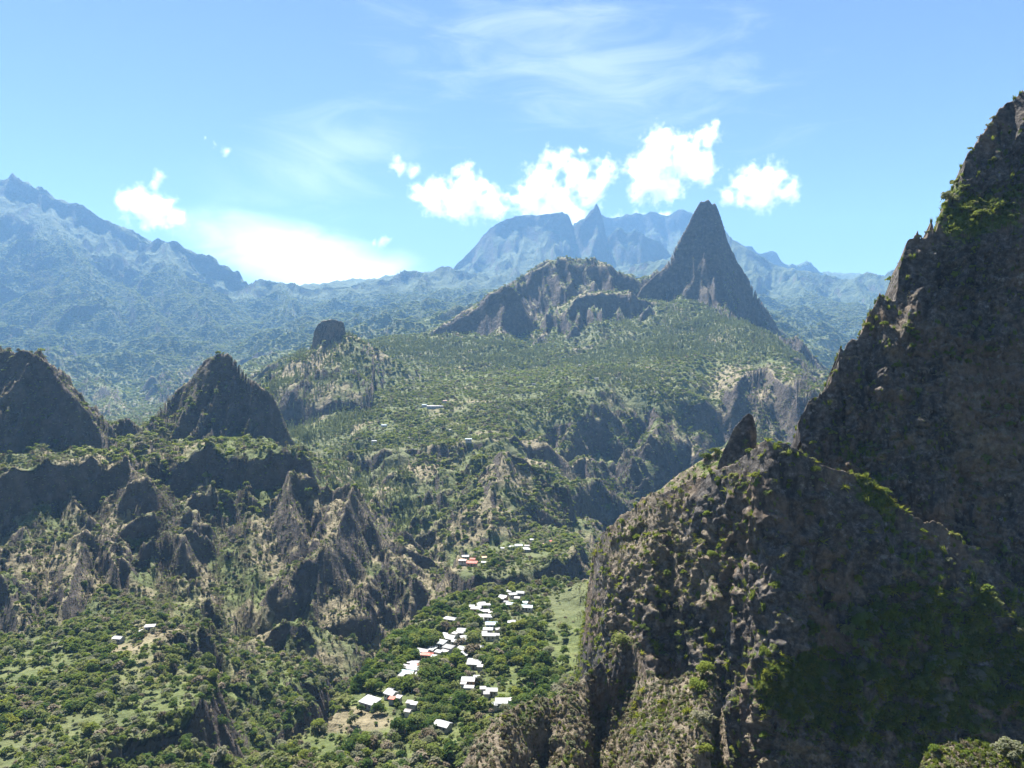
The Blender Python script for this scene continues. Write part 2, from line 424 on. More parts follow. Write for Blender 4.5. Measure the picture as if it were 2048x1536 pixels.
# apron ridges below the spire
RG([(1375,600,2090),(1340,640,1950),(1300,690,1780),(1290,730,1600)], [(0,0),(60,30),(200,130)], [(0,0),(60,25),(200,130)], spur=.2, w=60, seed=15, rock=.1)
RG([(1380,598,2090),(1430,640,1980),(1480,660,1880),(1540,668,1820),(1570,700,1740)], [(0,0),(60,22),(200,130)], [(0,0),(40,30),(200,150)], spur=.2, w=60, seed=16, rock=.1)
RG([(1210,640,1960),(1240,660,1900),(1270,700,1780)], [(0,0),(60,30),(200,130)], [(0,0),(60,30),(200,130)], spur=.25, w=50, seed=17, rock=.1)
# ---- knob hill on the plateau rim
RG([(560,770,1500),(590,735,1480),(615,705,1465),(630,690,1460),(690,668,1460),(720,674,1470),(745,690,1480),(800,730,1480),(850,752,1480)], [(0,0),(50,28),(150,90),(300,140)], [(0,0),(80,50),(300,180)], spur=.35, w=50, seed=18, rock=.55)
RG([(592,800,1290),(610,782,1310),(640,775,1320),(668,785,1320),(690,800,1290),(705,822,1260)], [(0,0),(14,28),(40,42),(110,80)], [(0,0),(60,8),(160,60)], spur=.25, w=26, seed=40, rock=.9, blend=3)
RG([(500,760,1900),(560,720,1850),(610,700,1700)], [(0,0),(60,40),(260,190)], [(0,0),(60,40),(260,190)], spur=.4, w=60, seed=41, rock=.2)
# ---- slopes under the plateau, centre and right
RG([(1240,736,1443),(1200,778,1302),(1165,823,1227),(1135,868,1172),(1100,918,1122),(1075,968,1077)], [(0,0),(30,26),(120,90),(260,150)], [(0,0),(30,30),(120,95),(260,150)], spur=.55, w=42, seed=42, rock=.4)
RG([(1330,723,1560),(1310,788,1283),(1325,848,1196),(1310,918,1122),(1262,988,1060)], [(0,0),(30,24),(120,90),(260,150)], [(0,0),(30,28),(120,95),(260,150)], spur=.55, w=42, seed=43, rock=.35)
RG([(1175,753,1363),(1130,793,1274),(1085,833,1215),(1050,868,1172)], [(0,0),(30,26),(120,90),(260,150)], [(0,0),(40,14),(200,80)], spur=.5, w=38, seed=44, rock=.4)
RG([(1195,838,1208),(1180,888,1152),(1160,938,1103),(1150,988,1060)], [(0,0),(14,16),(80,70),(160,120)], [(0,0),(14,16),(80,70),(160,120)], spur=.5, w=34, seed=45, rock=.5)
RG([(1400,723,1560),(1440,778,1302),(1490,838,1208),(1520,898,1142)], [(0,0),(30,18),(120,80),(260,150)], [(0,0),(30,24),(120,95),(260,150)], spur=.5, w=42, seed=46, rock=.3)
RG([(1545,688,1700),(1580,748,1387),(1610,808,1245),(1630,878,1162)], [(0,0),(30,20),(120,85),(260,150)], [(0,0),(30,24),(120,95),(260,150)], spur=.5, w=42, seed=47, rock=.45)
RG([(1455,788,1283),(1470,763,1330),(1500,743,1410),(1535,736,1443),(1550,753,1363)], [(0,0),(14,30),(60,60),(160,110)], [(0,0),(60,8),(160,50)], spur=.3, w=34, seed=48, rock=.9)
RG([(1400,868,1172),(1375,908,1132),(1360,958,1086)], [(0,0),(14,14),(80,66),(160,120)], [(0,0),(14,14),(80,66),(160,120)], spur=.5, w=34, seed=49, rock=.5)
for i, (pts, dep, wid) in enumerate([
    ([(1275,770,1340),(1262,830,1233),(1235,900,1152),(1190,990,1069)], 63, 65),
    ([(1365,770,1340),(1385,840,1221),(1365,900,1152),(1310,970,1086)], 63, 65),
    ([(1475,770,1340),(1462,815,1254),(1445,880,1172),(1420,950,1103)], 72, 69),
    ([(1205,815,1254),(1185,870,1184),(1150,930,1122),(1130,990,1069)], 39, 37),
    ([(1125,830,1233),(1105,880,1172),(1075,940,1112),(1050,990,1069)], 39, 37),
    ([(1560,770,1340),(1575,830,1233),(1570,900,1152)], 54, 54),
    ([(1420,720,1620),(1425,770,1340),(1430,800,1283)], 36, 52),
    ([(700,850,1150),(730,930,940),(775,1010,800),(810,1110,690),(790,1190,590)], 26, 44),
    ([(860,870,1060),(850,950,880),(850,1020,780),(815,1100,700)], 24, 36),
    ([(930,920,940),(920,980,840),(890,1040,770)], 20, 30),
    ([(660,1520,315),(690,1400,395),(725,1300,475),(785,1210,570),(800,1120,680)], 44, 46),
    ([(440,1540,320),(455,1440,385),(470,1340,445),(480,1250,500)], 26, 30),
    ([(1190,1010,830),(1210,1080,740),(1220,1150,640)], 30, 60),
    ]):
    CV(pts, dep, wid, seed=i)
# pyramid above the second hamlet
RG([(962,990,830),(985,940,845),(1002,908,850),(1018,905,850),(1040,945,850),(1062,985,845),(1078,1020,830)], [(0,0),(8,16),(36,50),(120,90)], [(0,0),(50,22),(140,80)], spur=.3, w=24, seed=50, rock=.9, blend=3)
RG([(1010,906,848),(1000,950,815),(975,1000,775)], [(0,0),(10,12),(50,44),(100,80)], [(0,0),(10,8),(50,36),(100,70)], spur=.3, w=20, seed=51, rock=.6, blend=3)
RG([(1120,960,1070),(1140,930,1090),(1170,915,1110),(1180,960,1080)], [(0,0),(8,16),(36,44),(120,90)], [(0,0),(50,22),(140,80)], spur=.3, w=24, seed=52, rock=.8, blend=3)
RG([(840,900,960),(900,890,960),(950,880,980),(990,880,990)], [(0,0),(10,14),(40,26),(120,60)], [(0,0),(80,4),(160,50)], spur=.4, w=24, seed=53, rock=.7, blend=3)
# knoll and terraces of the second hamlet
MS([(880,1105,745),(905,1070,765),(945,1030,785),(975,1022,790),(1000,1035,780),(1045,1050,755),(1040,1065,745),(960,1085,728)], [(0,0),(6,14),(16,26),(50,34),(110,80)], w=22, spur=.25, seed=54, lift=4, rock=.45)
MS([(895,1138,585),(950,1152,566),(1010,1150,570),(1080,1138,590),(1130,1118,622),(1165,1092,675),(1150,1066,735),(1080,1058,755),(1000,1090,690),(930,1112,640)], [(0,0),(6,14),(16,30),(60,44),(120,90)], w=24, spur=.25, seed=55, rock=.4)
RG([(900,1140,600),(880,1190,560),(858,1240,520)], [(0,0),(8,12),(40,36),(90,70)], [(0,0),(10,6),(50,16),(90,50)], spur=.3, w=20, seed=56, rock=.8, blend=3)
# ---- left peaks
RG(yy([(-500,600),(-300,640),(-100,672),(0,692),(40,693),(70,698),(92,716),(108,742),(130,764),(152,786),(176,815),(193,843),(200,880),(205,900)], 740, 720), [(0,0),(10,26),(34,70),(60,100),(120,130)], [(0,0),(40,40),(200,220)], spur=.38, w=20, rough=6, seed=60, rock=1, blend=3)
RG(yy([(270,868),(300,838),(330,802),(352,780),(376,762),(394,738),(408,714),(430,707),(455,715),(480,738),(500,758),(520,774),(545,800),(560,828),(568,858),(572,895)], 850, 840), [(0,0),(10,18),(40,74),(70,104),(120,125)], [(0,0),(40,40),(200,220)], spur=.36, w=20, rough=6, seed=61, rock=1, blend=3)
RG([(290,860,800),(320,840,800),(350,820,805),(372,804,808),(388,802,808),(398,820,806),(402,850,800),(404,885,790)], [(0,0),(6,16),(24,44),(60,62),(90,80)], [(0,0),(16,14),(60,50)], spur=.2, w=16, seed=62, rock=1, blend=2)
RG([(372,803,808),(395,760,830),(408,730,845)], [(0,0),(10,12),(30,40)], [(0,0),(10,16),(30,50)], spur=.2, w=14, seed=63, rock=.8, blend=2)
RG([(200,880,770),(212,856,780),(235,838,785),(255,832,785),(276,846,785),(290,868,780),(298,890,770)], [(0,0),(6,14),(24,40),(60,56)], [(0,0),(16,14),(60,60)], spur=.2, w=16, seed=64, rock=1, blend=2)
RG([(262,905,720),(280,890,735),(300,880,745),(320,900,720)], [(0,0),(6,8),(30,26)], [(0,0),(16,6),(60,30)], spur=.3, w=14, seed=65, rock=.7, blend=2)
# terrace with its dark scarp
MS([(300,922,672),(360,912,672),(430,906,678),(500,905,682),(560,906,690),(606,913,700),(622,930,705),(612,905,760),(520,890,790),(420,888,790),(330,888,760)], [(0,0),(5,20),(10,36),(16,44),(60,66),(110,90)], w=17, spur=.5, seed=66, rock=1, lift=3)
MS([(-250,950,600),(0,955,590),(60,945,596),(110,925,610),(180,924,625),(255,928,640),(268,910,690),(160,900,700),(0,920,690),(-250,920,690)], [(0,0),(5,18),(10,32),(16,40),(60,60),(110,90)], w=17, spur=.5, seed=67, rock=1, lift=3)
RG([(258,930,650),(270,950,635),(285,965,618)], [(0,0),(6,8),(30,26),(60,50)], [(0,0),(6,8),(30,26),(60,50)], spur=.3, w=14, seed=68, rock=.6, blend=3)
# pyramids below the scarp
RG([(545,1020,640),(560,985,650),(578,952,655),(592,946,655),(612,956,655),(640,966,655),(668,978,650),(690,962,648),(706,985,645),(728,1018,640),(748,1058,632),(760,1090,620)], [(0,0),(6,12),(30,36),(60,60),(110,86)], [(0,0),(16,14),(80,60)], spur=.4, w=20, seed=70, rock=.85, blend=3)
RG([(580,952,652),(578,985,628),(588,1025,608),(606,1062,592)], [(0,0),(6,10),(24,34),(60,60)], [(0,0),(6,10),(24,34),(60,60)], spur=.25, w=16, seed=71, rock=.9, blend=2)
RG([(706,985,643),(688,1020,610),(662,1055,585),(640,1085,566)], [(0,0),(5,5),(24,20),(60,44)], [(0,0),(5,12),(20,36),(50,60)], spur=.2, w=16, seed=72, rock=1, blend=2)
RG([(205,1060,590),(225,1020,600),(250,985,605),(275,967,608),(298,974,606),(318,1005,600),(345,1048,590),(368,1092,575),(380,1140,560)], [(0,0),(6,11),(26,38),(60,66),(110,96)], [(0,0),(16,14),(80,60)], spur=.35, w=18, seed=73, rock=.8, blend=3)
RG([(330,1075,565),(345,1062,570),(358,1070,568),(372,1110,555)], [(0,0),(6,11),(26,34),(60,60)], [(0,0),(16,10),(60,40)], spur=.35, w=16, seed=74, rock=.8, blend=3)
RG([(20,1250,500),(50,1200,520),(85,1155,530),(120,1112,540),(150,1085,545),(172,1064,548),(190,1058,546),(205,1075,540),(222,1110,530),(240,1160,515),(255,1215,495)], [(0,0),(6,11),(26,40),(60,74),(100,100)], [(0,0),(16,14),(80,60)], spur=.3, w=18, seed=75, rock=.8, blend=3)
RG([(175,1062,548),(150,1130,500),(135,1200,465)], [(0,0),(6,6),(24,26),(60,56)], [(0,0),(6,12),(24,38),(60,66)], spur=.3, w=18, seed=76, rock=.8, blend=3)
RG([(-200,1130,470),(-60,1140,470),(0,1148,468),(18,1180,460),(32,1220,450),(42,1270,435)], [(0,0),(6,11),(26,40),(60,70)], [(0,0),(16,14),(80,60)], spur=.25, w=18, seed=77, rock=.8, blend=3)
for i, pts in enumerate([
    [(430,1000,650),(440,985,655),(452,990,650)], [(470,990,655),(485,965,662),(500,985,655)], [(400,985,650),(415,960,660),(425,985,650)],
    [(60,1060,575),(80,1035,585),(100,1055,575)], [(480,1060,610),(510,1040,620),(540,1065,605)], [(420,1060,610),(400,1040,625),(380,1070,605)],
    [(100,1010,600),(120,985,610),(150,1000,605)]]):
    RG(pts, [(0,0),(6,9),(26,30),(60,50)], [(0,0),(16,10),(60,40)], spur=.4, w=14, seed=80 + i, rock=.6, blend=3)
# lower left: scarps, benches and the dome
RG([(400,1195,535),(440,1180,545),(500,1172,552),(560,1168,556),(620,1178,560),(665,1195,560),(700,1185,565),(760,1180,585)], [(0,0),(6,12),(24,26),(80,50)], [(0,0),(60,6),(120,40)], spur=.4, w=24, seed=90, rock=.35, blend=3)
RG([(496,1360,478),(512,1310,490),(530,1272,498),(558,1246,502),(585,1234,503),(612,1245,502),(632,1278,496),(645,1320,486),(655,1370,470)], [(0,0),(6,10),(20,30),(50,56),(80,70)], [(0,0),(16,8),(80,50)], spur=.2, w=20, seed=91, rock=.15, blend=5)
RG([(545,1380,455),(575,1370,460),(610,1390,450)], [(0,0),(10,8),(50,40)], [(0,0),(16,8),(60,30)], spur=.3, w=20, seed=92, rock=.2, blend=5)
MS([(180,1300,402),(250,1298,403),(330,1280,412),(400,1262,424),(425,1252,440),(400,1235,455),(300,1245,445),(200,1268,425),(100,1300,402)], [(0,0),(6,10),(16,20),(50,34),(90,60)], w=20, spur=.25, seed=93, rock=.25)
MS([(150,1400,338),(260,1395,340),(350,1350,366),(415,1320,386),(428,1345,370),(426,1380,346),(380,1425,324),(300,1462,308),(220,1500,293),(160,1560,272),(0,1700,232),(-300,1600,260),(-300,1400,340),(0,1385,348)], [(0,0),(5,16),(12,34),(40,50),(90,70)], w=18, spur=.25, seed=94, rock=.55)
# village spur
MS([(500,1560,268),(560,1500,290),(640,1450,312),(700,1392,340),(742,1330,378),(790,1278,416),(845,1228,462),(900,1198,494),(980,1176,520),(1060,1170,528),(1150,1160,545),(1230,1160,540),(1300,1300,400),(1200,1500,285),(1100,1800,205),(700,1900,185)], [(0,0),(5,14),(14,42),(40,70),(100,110)], w=22, spur=.22, seed=95, rock=.6)
RG([(1290,1120,500),(1290,1180,450),(1290,1240,400),(1290,1300,350),(1300,1360,310),(1300,1430,280),(1300,1520,250)], [(0,0),(30,14),(70,36),(120,60)], [(0,0),(30,14),(70,36),(120,60)], spur=.3, w=24, seed=96, rock=.1, blend=10)

def macro(x, y):
    x = np.asarray(x, float).ravel(); y = np.asarray(y, float).ravel()
    h = base_h(x, y)
    rk = np.zeros_like(h)
    far = sstep(1900, 3200, y)
    h = h + (ridged2(x / 900 + 3, y / 900, 4) - 0.5) * 170 * far
    near = 1 - far
    g2 = ridged2(x / 110 + 8, y / 110 + 3, 4) - 0.5
    h = h + g2 * 24 * near * sstep(420, 800, y) * (1 - sstep(1000, 1150, y) * (1 - sstep(1500, 1800, y)) * 0.7)
    for kind, a, k in FEATURES:
        {'r': ridge, 'm': mesa, 'c': carve}[kind](h, rk, x, y, *a, **k)
    # broken crags over the left block
    zone = sstep(-20, -80, x) * sstep(440, 520, y) * (1 - sstep(800, 900, y))
    h = h + zone * (ridged2(x / 58 + 2, y / 58, 4) ** 2 - .3) * 12
    return h, rk

# gullies: waves that run down the local slope, octave by octave, on a bearing/log-distance table
ENU, ENV = 640, 1100
EU = np.linspace(-1.65, 1.65, ENU); EV = np.linspace(math.log(60.0), math.log(9950.0), ENV)
def cellwave(x, y, gx, gy, L, seed):
    """Ripples of wavelength L whose crests follow (gx, gy), blended from jittered cells 1.9 waves wide."""
    C = 1.9 * L
    fx, fy = x / C, y / C
    ix = np.floor(fx).astype(np.int64); iy = np.floor(fy).astype(np.int64)
    c = 0; s = 0; wt = 1e-6
    for ox in (-1, 0, 1):
        for oy in (-1, 0, 1):
            cx, cy = ix + ox, iy + oy
            hsh = (cx * 374761393 + cy * 668265263 + seed * 974711) & 0x7fffffff
            hsh = ((hsh ^ (hsh >> 13)) * 1274126177) & 0x7fffffff
            jx = (hsh & 1023) / 1023.0; jy = ((hsh >> 10) & 1023) / 1023.0
            dx = fx - (cx + 0.2 + 0.6 * jx); dy = fy - (cy + 0.2 + 0.6 * jy)
            w = np.clip(1 - (dx * dx + dy * dy) / 1.44, 0, 1) ** 3
            ph = (dx * -gy + dy * gx) * (2 * np.pi * 1.9)
            c = c + w * np.cos(ph); s = s + w * np.sin(ph); wt = wt + w
    m = np.sqrt(c * c + s * s) + 1e-6
    return c / m, np.clip(m / wt * 1.4, 0, 1)

def erosion_table():
    uu, ll = np.meshgrid(EU, EV, indexing='ij'); Y = np.exp(ll); X = uu * Y
    h, rk = macro(X, Y); h = h.reshape(ENU, ENV); h0 = h.copy()
    def grads(h):
        hu = np.gradient(h, EU, axis=0); hv = np.gradient(h, EV, axis=1)
        hx = hu / Y; hy = (hv - uu * hu) / Y
        return hx, hy
    def blur(a, n):
        for ax in (0, 1):
            for _ in range(n):
                p = np.pad(a, [(1, 1) if k == ax else (0, 0) for k in (0, 1)], mode='edge')
                a = (p[:-2] + 2 * p[1:-1] + p[2:]) / 4 if ax == 0 else (p[:, :-2] + 2 * p[:, 1:-1] + p[:, 2:]) / 4
        return a
    far = sstep(1700, 2900, Y)
    vill = np.exp(-(((X + 20) / 150) ** 2 + ((Y - 420) / 170) ** 2) ** 2)
    for L, where in ((620, far), (300, far), (130, far), (62, far), (85, 1 - far), (42, 1 - far), (20, (1 - far) * (1 - sstep(900, 1500, Y)))):
        hx, hy = grads(blur(h, 5 if L > 50 else 3))
        sl = np.sqrt(hx * hx + hy * hy) + 1e-5
        c, q = cellwave(X, Y, hx / sl, hy / sl, L, int(L))
        amp = L * 0.085 * np.clip((sl - 0.10) / 0.5, 0, 1) * np.clip(2.6 - sl, 0.25, 1) * where * (1 - 0.9 * vill)
        sharp = 1 - 1.6 * np.sqrt(np.clip((1 - c) * 0.5, 0, 1))
        h = h + amp * sharp * q
    return h - h0
ETAB = None
def height(x, y):
    global ETAB
    if ETAB is None: ETAB = erosion_table()
    x = np.asarray(x, float).ravel(); y = np.asarray(y, float).ravel()
    h, rk = macro(x, y)
    yl = np.maximum(y, 61.0)
    u = np.clip((x / yl - EU[0]) / (EU[1] - EU[0]), 0, ENU - 1.001); v = np.clip((np.log(yl) - EV[0]) / (EV[1] - EV[0]), 0, ENV - 1.001)
    i = u.astype(int); j = v.astype(int); fu = u - i; fv = v - j
    h = h + (ETAB[i, j] * (1 - fu) + ETAB[i + 1, j] * fu) * (1 - fv) + (ETAB[i, j + 1] * (1 - fu) + ETAB[i + 1, j + 1] * fu) * fv
    s = np.clip(y / 900, 0.35, 6)
    fl = np.exp(-(((x + 20) / 110) ** 2 + ((y - 410) / 120) ** 2))
    h = h + (fbm2(x / (26 * s), y / (26 * s), 5, gain=.55)) * (2.0 + 5.0 * rk) * s * (1 - 0.85 * fl)
    return h, rk
# ------------------------------------------------------------------ terrain mesh
NC_IN, NC_OUT, NRW = 820, 70, 800
u_in = np.linspace(-0.80, 0.80, NC_IN)
u_l = -0.80 - (np.linspace(1, 0, NC_OUT, endpoint=False) ** 1.5) * 0.85
u_r = 0.80 + (np.linspace(0, 1, NC_OUT + 1)[1:] ** 1.5) * 0.85
UC = np.concatenate([u_l, u_in, u_r]); NC = len(UC)
YMIN, YMAX = 60.0, 9900.0
def adaptive_rows():
    """Ground samples per bearing, closer together where the ground is steep (finer cliffs)."""
    nu, nv = 400, 2000
    us = np.interp(np.linspace(0, 1, nu), np.linspace(0, 1, NC), UC)
    lv = np.linspace(math.log(YMIN), math.log(YMAX), nv)
    uu, ll = np.meshgrid(us, lv, indexing='ij'); Y = np.exp(ll); X = uu * Y
    h, _ = height(X, Y); t = h.reshape(nu, nv) / Y
    dt = np.diff(t, axis=1)
    run = np.maximum.accumulate(t, axis=1)
    vis = (t[:, 1:] >= run[:, 1:] - 0.012)
    w = np.abs(dt) * np.where(dt > 0, 1.0, 0.25) * np.where(vis, 1.0, 0.22) + (lv[1] - lv[0]) * 0.055
    cv = np.abs(np.diff(dt, axis=1)); cv = np.pad(cv, ((0, 0), (1, 0))); cv = np.minimum(cv, 0.02)
    cv = np.maximum.reduce([cv, np.roll(cv, 1, 1), np.roll(cv, -1, 1)])
    w = w + 0.8 * cv * (vis | np.roll(vis, 2, 1))
    k = np.array([1, 4, 8, 10, 8, 4, 1.0]); k /= k.sum()
    wp = np.pad(w, ((3, 3), (0, 0)), mode='edge')
    w = sum(k[i] * wp[i:i + nu] for i in range(7))
    w = w / w.sum(1, keepdims=True)
    c = np.concatenate([np.zeros((nu, 1)), np.cumsum(w, 1)], 1)
    c = c / c[:, -1:]
    q = np.linspace(0, 1, NRW)
    rows = np.stack([np.interp(q, c[i], lv) for i in range(nu)])
    # to the full set of bearings
    f = np.interp(UC, us, np.arange(nu)); i0 = np.minimum(f.astype(int), nu - 2); fr = (f - i0)[:, None]
    return rows[i0] * (1 - fr) + rows[i0 + 1] * fr
ROWS = adaptive_rows()                         # (NC, NRW) of ln Y
TY = np.exp(ROWS).T; TX = UC[None, :] * TY     # (NRW, NC)
th, trk = height(TX, TY)
TZ = th.reshape(NRW, NC); TRK = trk.reshape(NRW, NC)
TV = np.stack([TX.ravel(), TY.ravel(), TZ.ravel()], 1)

def grid_normals(V, nr, nc):
    G = V.reshape(nr, nc, 3)
    du = np.gradient(G, axis=1); dv = np.gradient(G, axis=0)
    n = np.cross(du, dv); n /= np.linalg.norm(n, axis=2, keepdims=True) + 1e-9
    n[n[..., 2] < 0] *= -1
    return n
TN = grid_normals(TV, NRW, NC)
slope_z = TN[..., 2]
print('terrain', time.time() - T0)

def hz(x, y):
    h, _ = height(np.atleast_1d(float(x)), np.atleast_1d(float(y)))
    return float(h[0])
# ------------------------------------------------------------------ the near cliffs (px = bearing, py = elevation of the crest, Y = distance)
def relief(crest, px0, px1, nc, nr, py_bot, mfun, back=120.0, nb=26, bslope=1.1, amp=1.0, seed=0, feat=1.0, anchors=None, crag=1.0, jag=1.5):
    """A standing rock wall: from the crest line the face is run down at the local steepness mfun(px, py) (rise per metre towards the viewer)
    and the far side falls away behind; then the whole surface is broken up by three-dimensional crag noise."""
    cr = np.array(crest, float)
    px = np.linspace(px0, px1, nc)
    # arc-length parameter so that near-vertical steps of the crest keep their shape
    seg = np.concatenate([[0], np.cumsum(np.hypot(np.diff(cr[:, 0]), np.diff(cr[:, 1])))])
    s = np.linspace(0, seg[-1], nc)
    px = np.interp(s, seg, cr[:, 0]); cy = np.interp(s, seg, cr[:, 1]); cY = np.interp(s, seg, cr[:, 2])
    cy = cy + jag * (2.2 * perlin2(s / 30 + seed, s * 0 + .5) + 1.5 * np.abs(perlin2(s / 11 + seed, s * 0 + 3.5)) - 1.2 * np.abs(perlin2(s / 5 + seed, s * 0 + 8.5)))
    t = np.linspace(0, 1, nr)
    pyg = cy[None, :] + (py_bot - cy)[None, :] * t[:, None]
    # lines swing from the crest towards an even spread at the foot
    pxf = np.linspace(px[0], px[-1], nc)
    pxg = px[None, :] * (1 - t[:, None]) + pxf[None, :] * t[:, None]
    k = (pyg - 768) / FOC
    if anchors is None:
        Yg = np.zeros_like(pyg); Yg[0] = cY
        for i in range(1, nr):
            m = mfun(pxg[i], pyg[i])
            Yg[i] = Yg[i - 1] * (1 - (k[i] - k[i - 1]) / (m + k[i]))
    else:
        # one continuous wall surface through the anchors, cut off by the crest line
        an = np.array(anchors, float); m0 = an[:, 3]; k0 = (an[:, 1] - 768) / FOC; kr = -60 / FOC
        Yr = (m0 * an[:, 2] + k0 * an[:, 2]) / (m0 + kr)
        pg = np.linspace(px0 - 60, px1 + 60, 400); qg = np.linspace(0, 1800, 600)
        Yt = np.interp(pg, an[:, 0], Yr)
        for _ in range(60): Yt = np.convolve(np.pad(Yt, 1, mode='edge'), [.25, .5, .25], 'valid')
        tab = np.zeros((600, 400)); i0 = int(np.searchsorted(qg, 708)); tab[i0] = Yt; kk = (qg - 768) / FOC
        for i in range(i0 + 1, 600):
            m = mfun(pg, np.full(400, qg[i])); tab[i] = tab[i - 1] * (1 - (kk[i] - kk[i - 1]) / (m + kk[i]))
        for i in range(i0 - 1, -1, -1):
            m = mfun(pg, np.full(400, qg[i])); tab[i] = tab[i + 1] * (1 - (kk[i] - kk[i + 1]) / (m + kk[i]))
        for _ in range(4):
            p = np.pad(tab, 1, mode='edge'); tab = (p[:-2, 1:-1] + p[2:, 1:-1] + p[1:-1, :-2] + p[1:-1, 2:]) / 4
        fx = np.clip((pxg - pg[0]) / (pg[1] - pg[0]), 0, 398.99); fy = np.clip((pyg - qg[0]) / (qg[1] - qg[0]), 0, 598.99)
        ax = fx.astype(int); ay = fy.astype(int); fx -= ax; fy -= ay
        Yg = (tab[ay, ax] * (1 - fx) + tab[ay, ax + 1] * fx) * (1 - fy) + (tab[ay + 1, ax] * (1 - fx) + tab[ay + 1, ax + 1] * fx) * fy
    F = np.stack([(pxg - 1024) / FOC * Yg, Yg, -k * Yg], -1)
    C = F[0]
    bs = (np.linspace(1, 0, nb, endpoint=False) ** 1.6) * back
    B = np.stack([np.stack([C[:, 0], C[:, 1] + b, C[:, 2] - bslope * b - 0.0 * b], -1) for b in bs])
    G = np.concatenate([B, F], 0)
    nrow = G.shape[0]
    # smooth out the sampling kinks along the strike
    du = np.gradient(G, axis=1); dv = np.gradient(G, axis=0)
    n = np.cross(du, dv); n /= np.linalg.norm(n, axis=2, keepdims=True) + 1e-9
    n[n[..., 1] > 0.2] *= -1
    for _ in range(3):
        p = np.pad(n, ((1, 1), (1, 1), (0, 0)), mode='edge')
        n = (p[:-2, 1:-1] + p[2:, 1:-1] + p[1:-1, :-2] + p[1:-1, 2:] + 2 * n) / 6
    n /= np.linalg.norm(n, axis=2, keepdims=True) + 1e-9
    x, y, z = G[..., 0].ravel(), G[..., 1].ravel(), G[..., 2].ravel()
    wx = fbm3(x / 22 + seed, y / 22, z / 30, 3) * 7
    big = ridged3((x + wx) / 26 + seed, y / 26, (z + wx) / 62, 3) - 0.5
    mid = ridged3((x + wx) / 8.5, y / 8.5 + seed, z / 15, 3) - 0.5
    blk = np.abs(perlin3(x / 4.2 + 9, y / 4.2, z / 3.1 + seed))
    fine = fbm3(x / 2.3, y / 2.3 + seed, z / 2.3, 4, gain=.6)
    strata = perlin2(z / 3.2 + wx * .3, x / 60)
    pt = sstep(-.25, .35, fbm3(x / 14, y / 14, z / 14 + seed, 2))
    d = feat * (7.5 * big + 2.4 * crag * mid) + crag * ((0.4 + 1.6 * pt) * (blk - 0.3) + (0.6 + 0.9 * pt) * fine + 0.4 * strata)
    edge = np.ones(nrow); 
    below = np.concatenate([np.zeros((nrow - nr, nc)), pyg - cy[None, :]], 0)
    wcr = 0.14 + 0.86 * sstep(2, 130, below)
    dd = (d * amp).reshape(nrow, nc) * wcr
    G2 = G + n * dd[..., None]
    G2[..., 2] += (0.5 * amp * fbm3(x / 1.6 + 4, y / 1.6, z / 1.6, 3)).reshape(nrow, nc)
    return G2.reshape(-1, 3), nrow, nc, (big.reshape(nrow, nc), fine.reshape(nrow, nc))

def blob(px, py, cx, cy, rx, ry):
    return np.exp(-(((px - cx) / rx) ** 2 + ((py - cy) / ry) ** 2))

def m_main(px, py):
    m = np.interp(px, [1165, 1300, 1450, 1600], [1.5, 1.8, 3.0, 3.6]) + 0.8 * perlin2(px / 90.0, py / 70.0)
    m = m - 1.5 * blob(px, py, 1960, 430, 110, 28) - 1.1 * blob(px, py, 1760, 650, 40, 30) - 1.4 * blob(px, py, 1440, 1115, 60, 30)
    m = m - (0.5 + 1.1 * perlin2(px / 70.0 + 4, py / 45.0)) * blob(px, py, 1900, 1330, 200, 140) - 0.9 * blob(px, py, 1640, 700, 30, 20) - 1.2 * blob(px, py, 1370, 1170, 40, 40)
    m = m - 1.0 * blob(px, py, 1280, 1080, 60, 50) - 1.3 * blob(px, py, 1600, 930, 30, 24) - 0.8 * blob(px, py, 1950, 1130, 60, 60)
    return np.maximum(m, 0.55)
CREST_MAIN = [(1570,1100,240),(1580,1000,240),(1590,930,240),(1598,906,240),(1606,896,206),(1600,872,208),(1598,850,208),(1603,826,208),(1618,804,207),(1640,790,205),(1656,768,204),(1668,742,203),(1678,738,203),(1676,712,203),(1681,696,203),(1688,704,202),(1700,680,202),(1722,664,201),(1734,640,200),(1742,612,200),(1752,596,200),(1759,580,200),(1764,596,199),(1778,606,199),(1790,600,199),(1797,570,199),(1799,540,199),(1806,505,198),(1816,480,198),(1826,474,198),(1836,456,197),(1841,478,197),(1852,478,197),(1862,444,196),(1868,462,196),(1876,440,195),(1890,410,194),(1905,392,193),(1924,385,192),(1923,360,192),(1930,325,191),(1944,292,190),(1962,264,189),(1984,234,188),(2006,214,187),(2024,200,186),(2048,180,185),(2100,130,183),(2220,40,180)]
A_MAIN = [(1534,880,226,3.2),(1700,690,228,3.4),(1800,520,232,3.4),(1930,330,236,3.4),(2048,180,240,3.4),(2220,40,246,3.4)]
V_main, nr_m, nc_m, msk_main = relief(CREST_MAIN, 1520, 2220, 520, 330, 1420, m_main, seed=3, crag=1.7, jag=4.0, anchors=A_MAIN)
CREST_BUT = [(1160,1420,300),(1166,1330,290),(1168,1275,281),(1171,1240,276),(1176,1190,272),(1181,1140,270),(1186,1100,268),(1200,1074,264),(1216,1056,258),(1245,1032,250),(1282,1000,243),(1315,982,236),(1340,976,231),(1385,958,224),(1440,938,216),(1480,914,210),(1512,892,206),(1534,875,204),(1552,884,203),(1575,892,203),(1596,902,204),(1612,906,204),(1636,925,204),(1660,934,204),(1690,945,203),(1730,962,202),(1765,990,201),(1800,1012,200),(1850,1042,198),(1885,1050,197),(1920,1078,196),(1960,1096,195),(1990,1112,194),(2010,1150,193),(2060,1190,192),(2220,1300,190)]
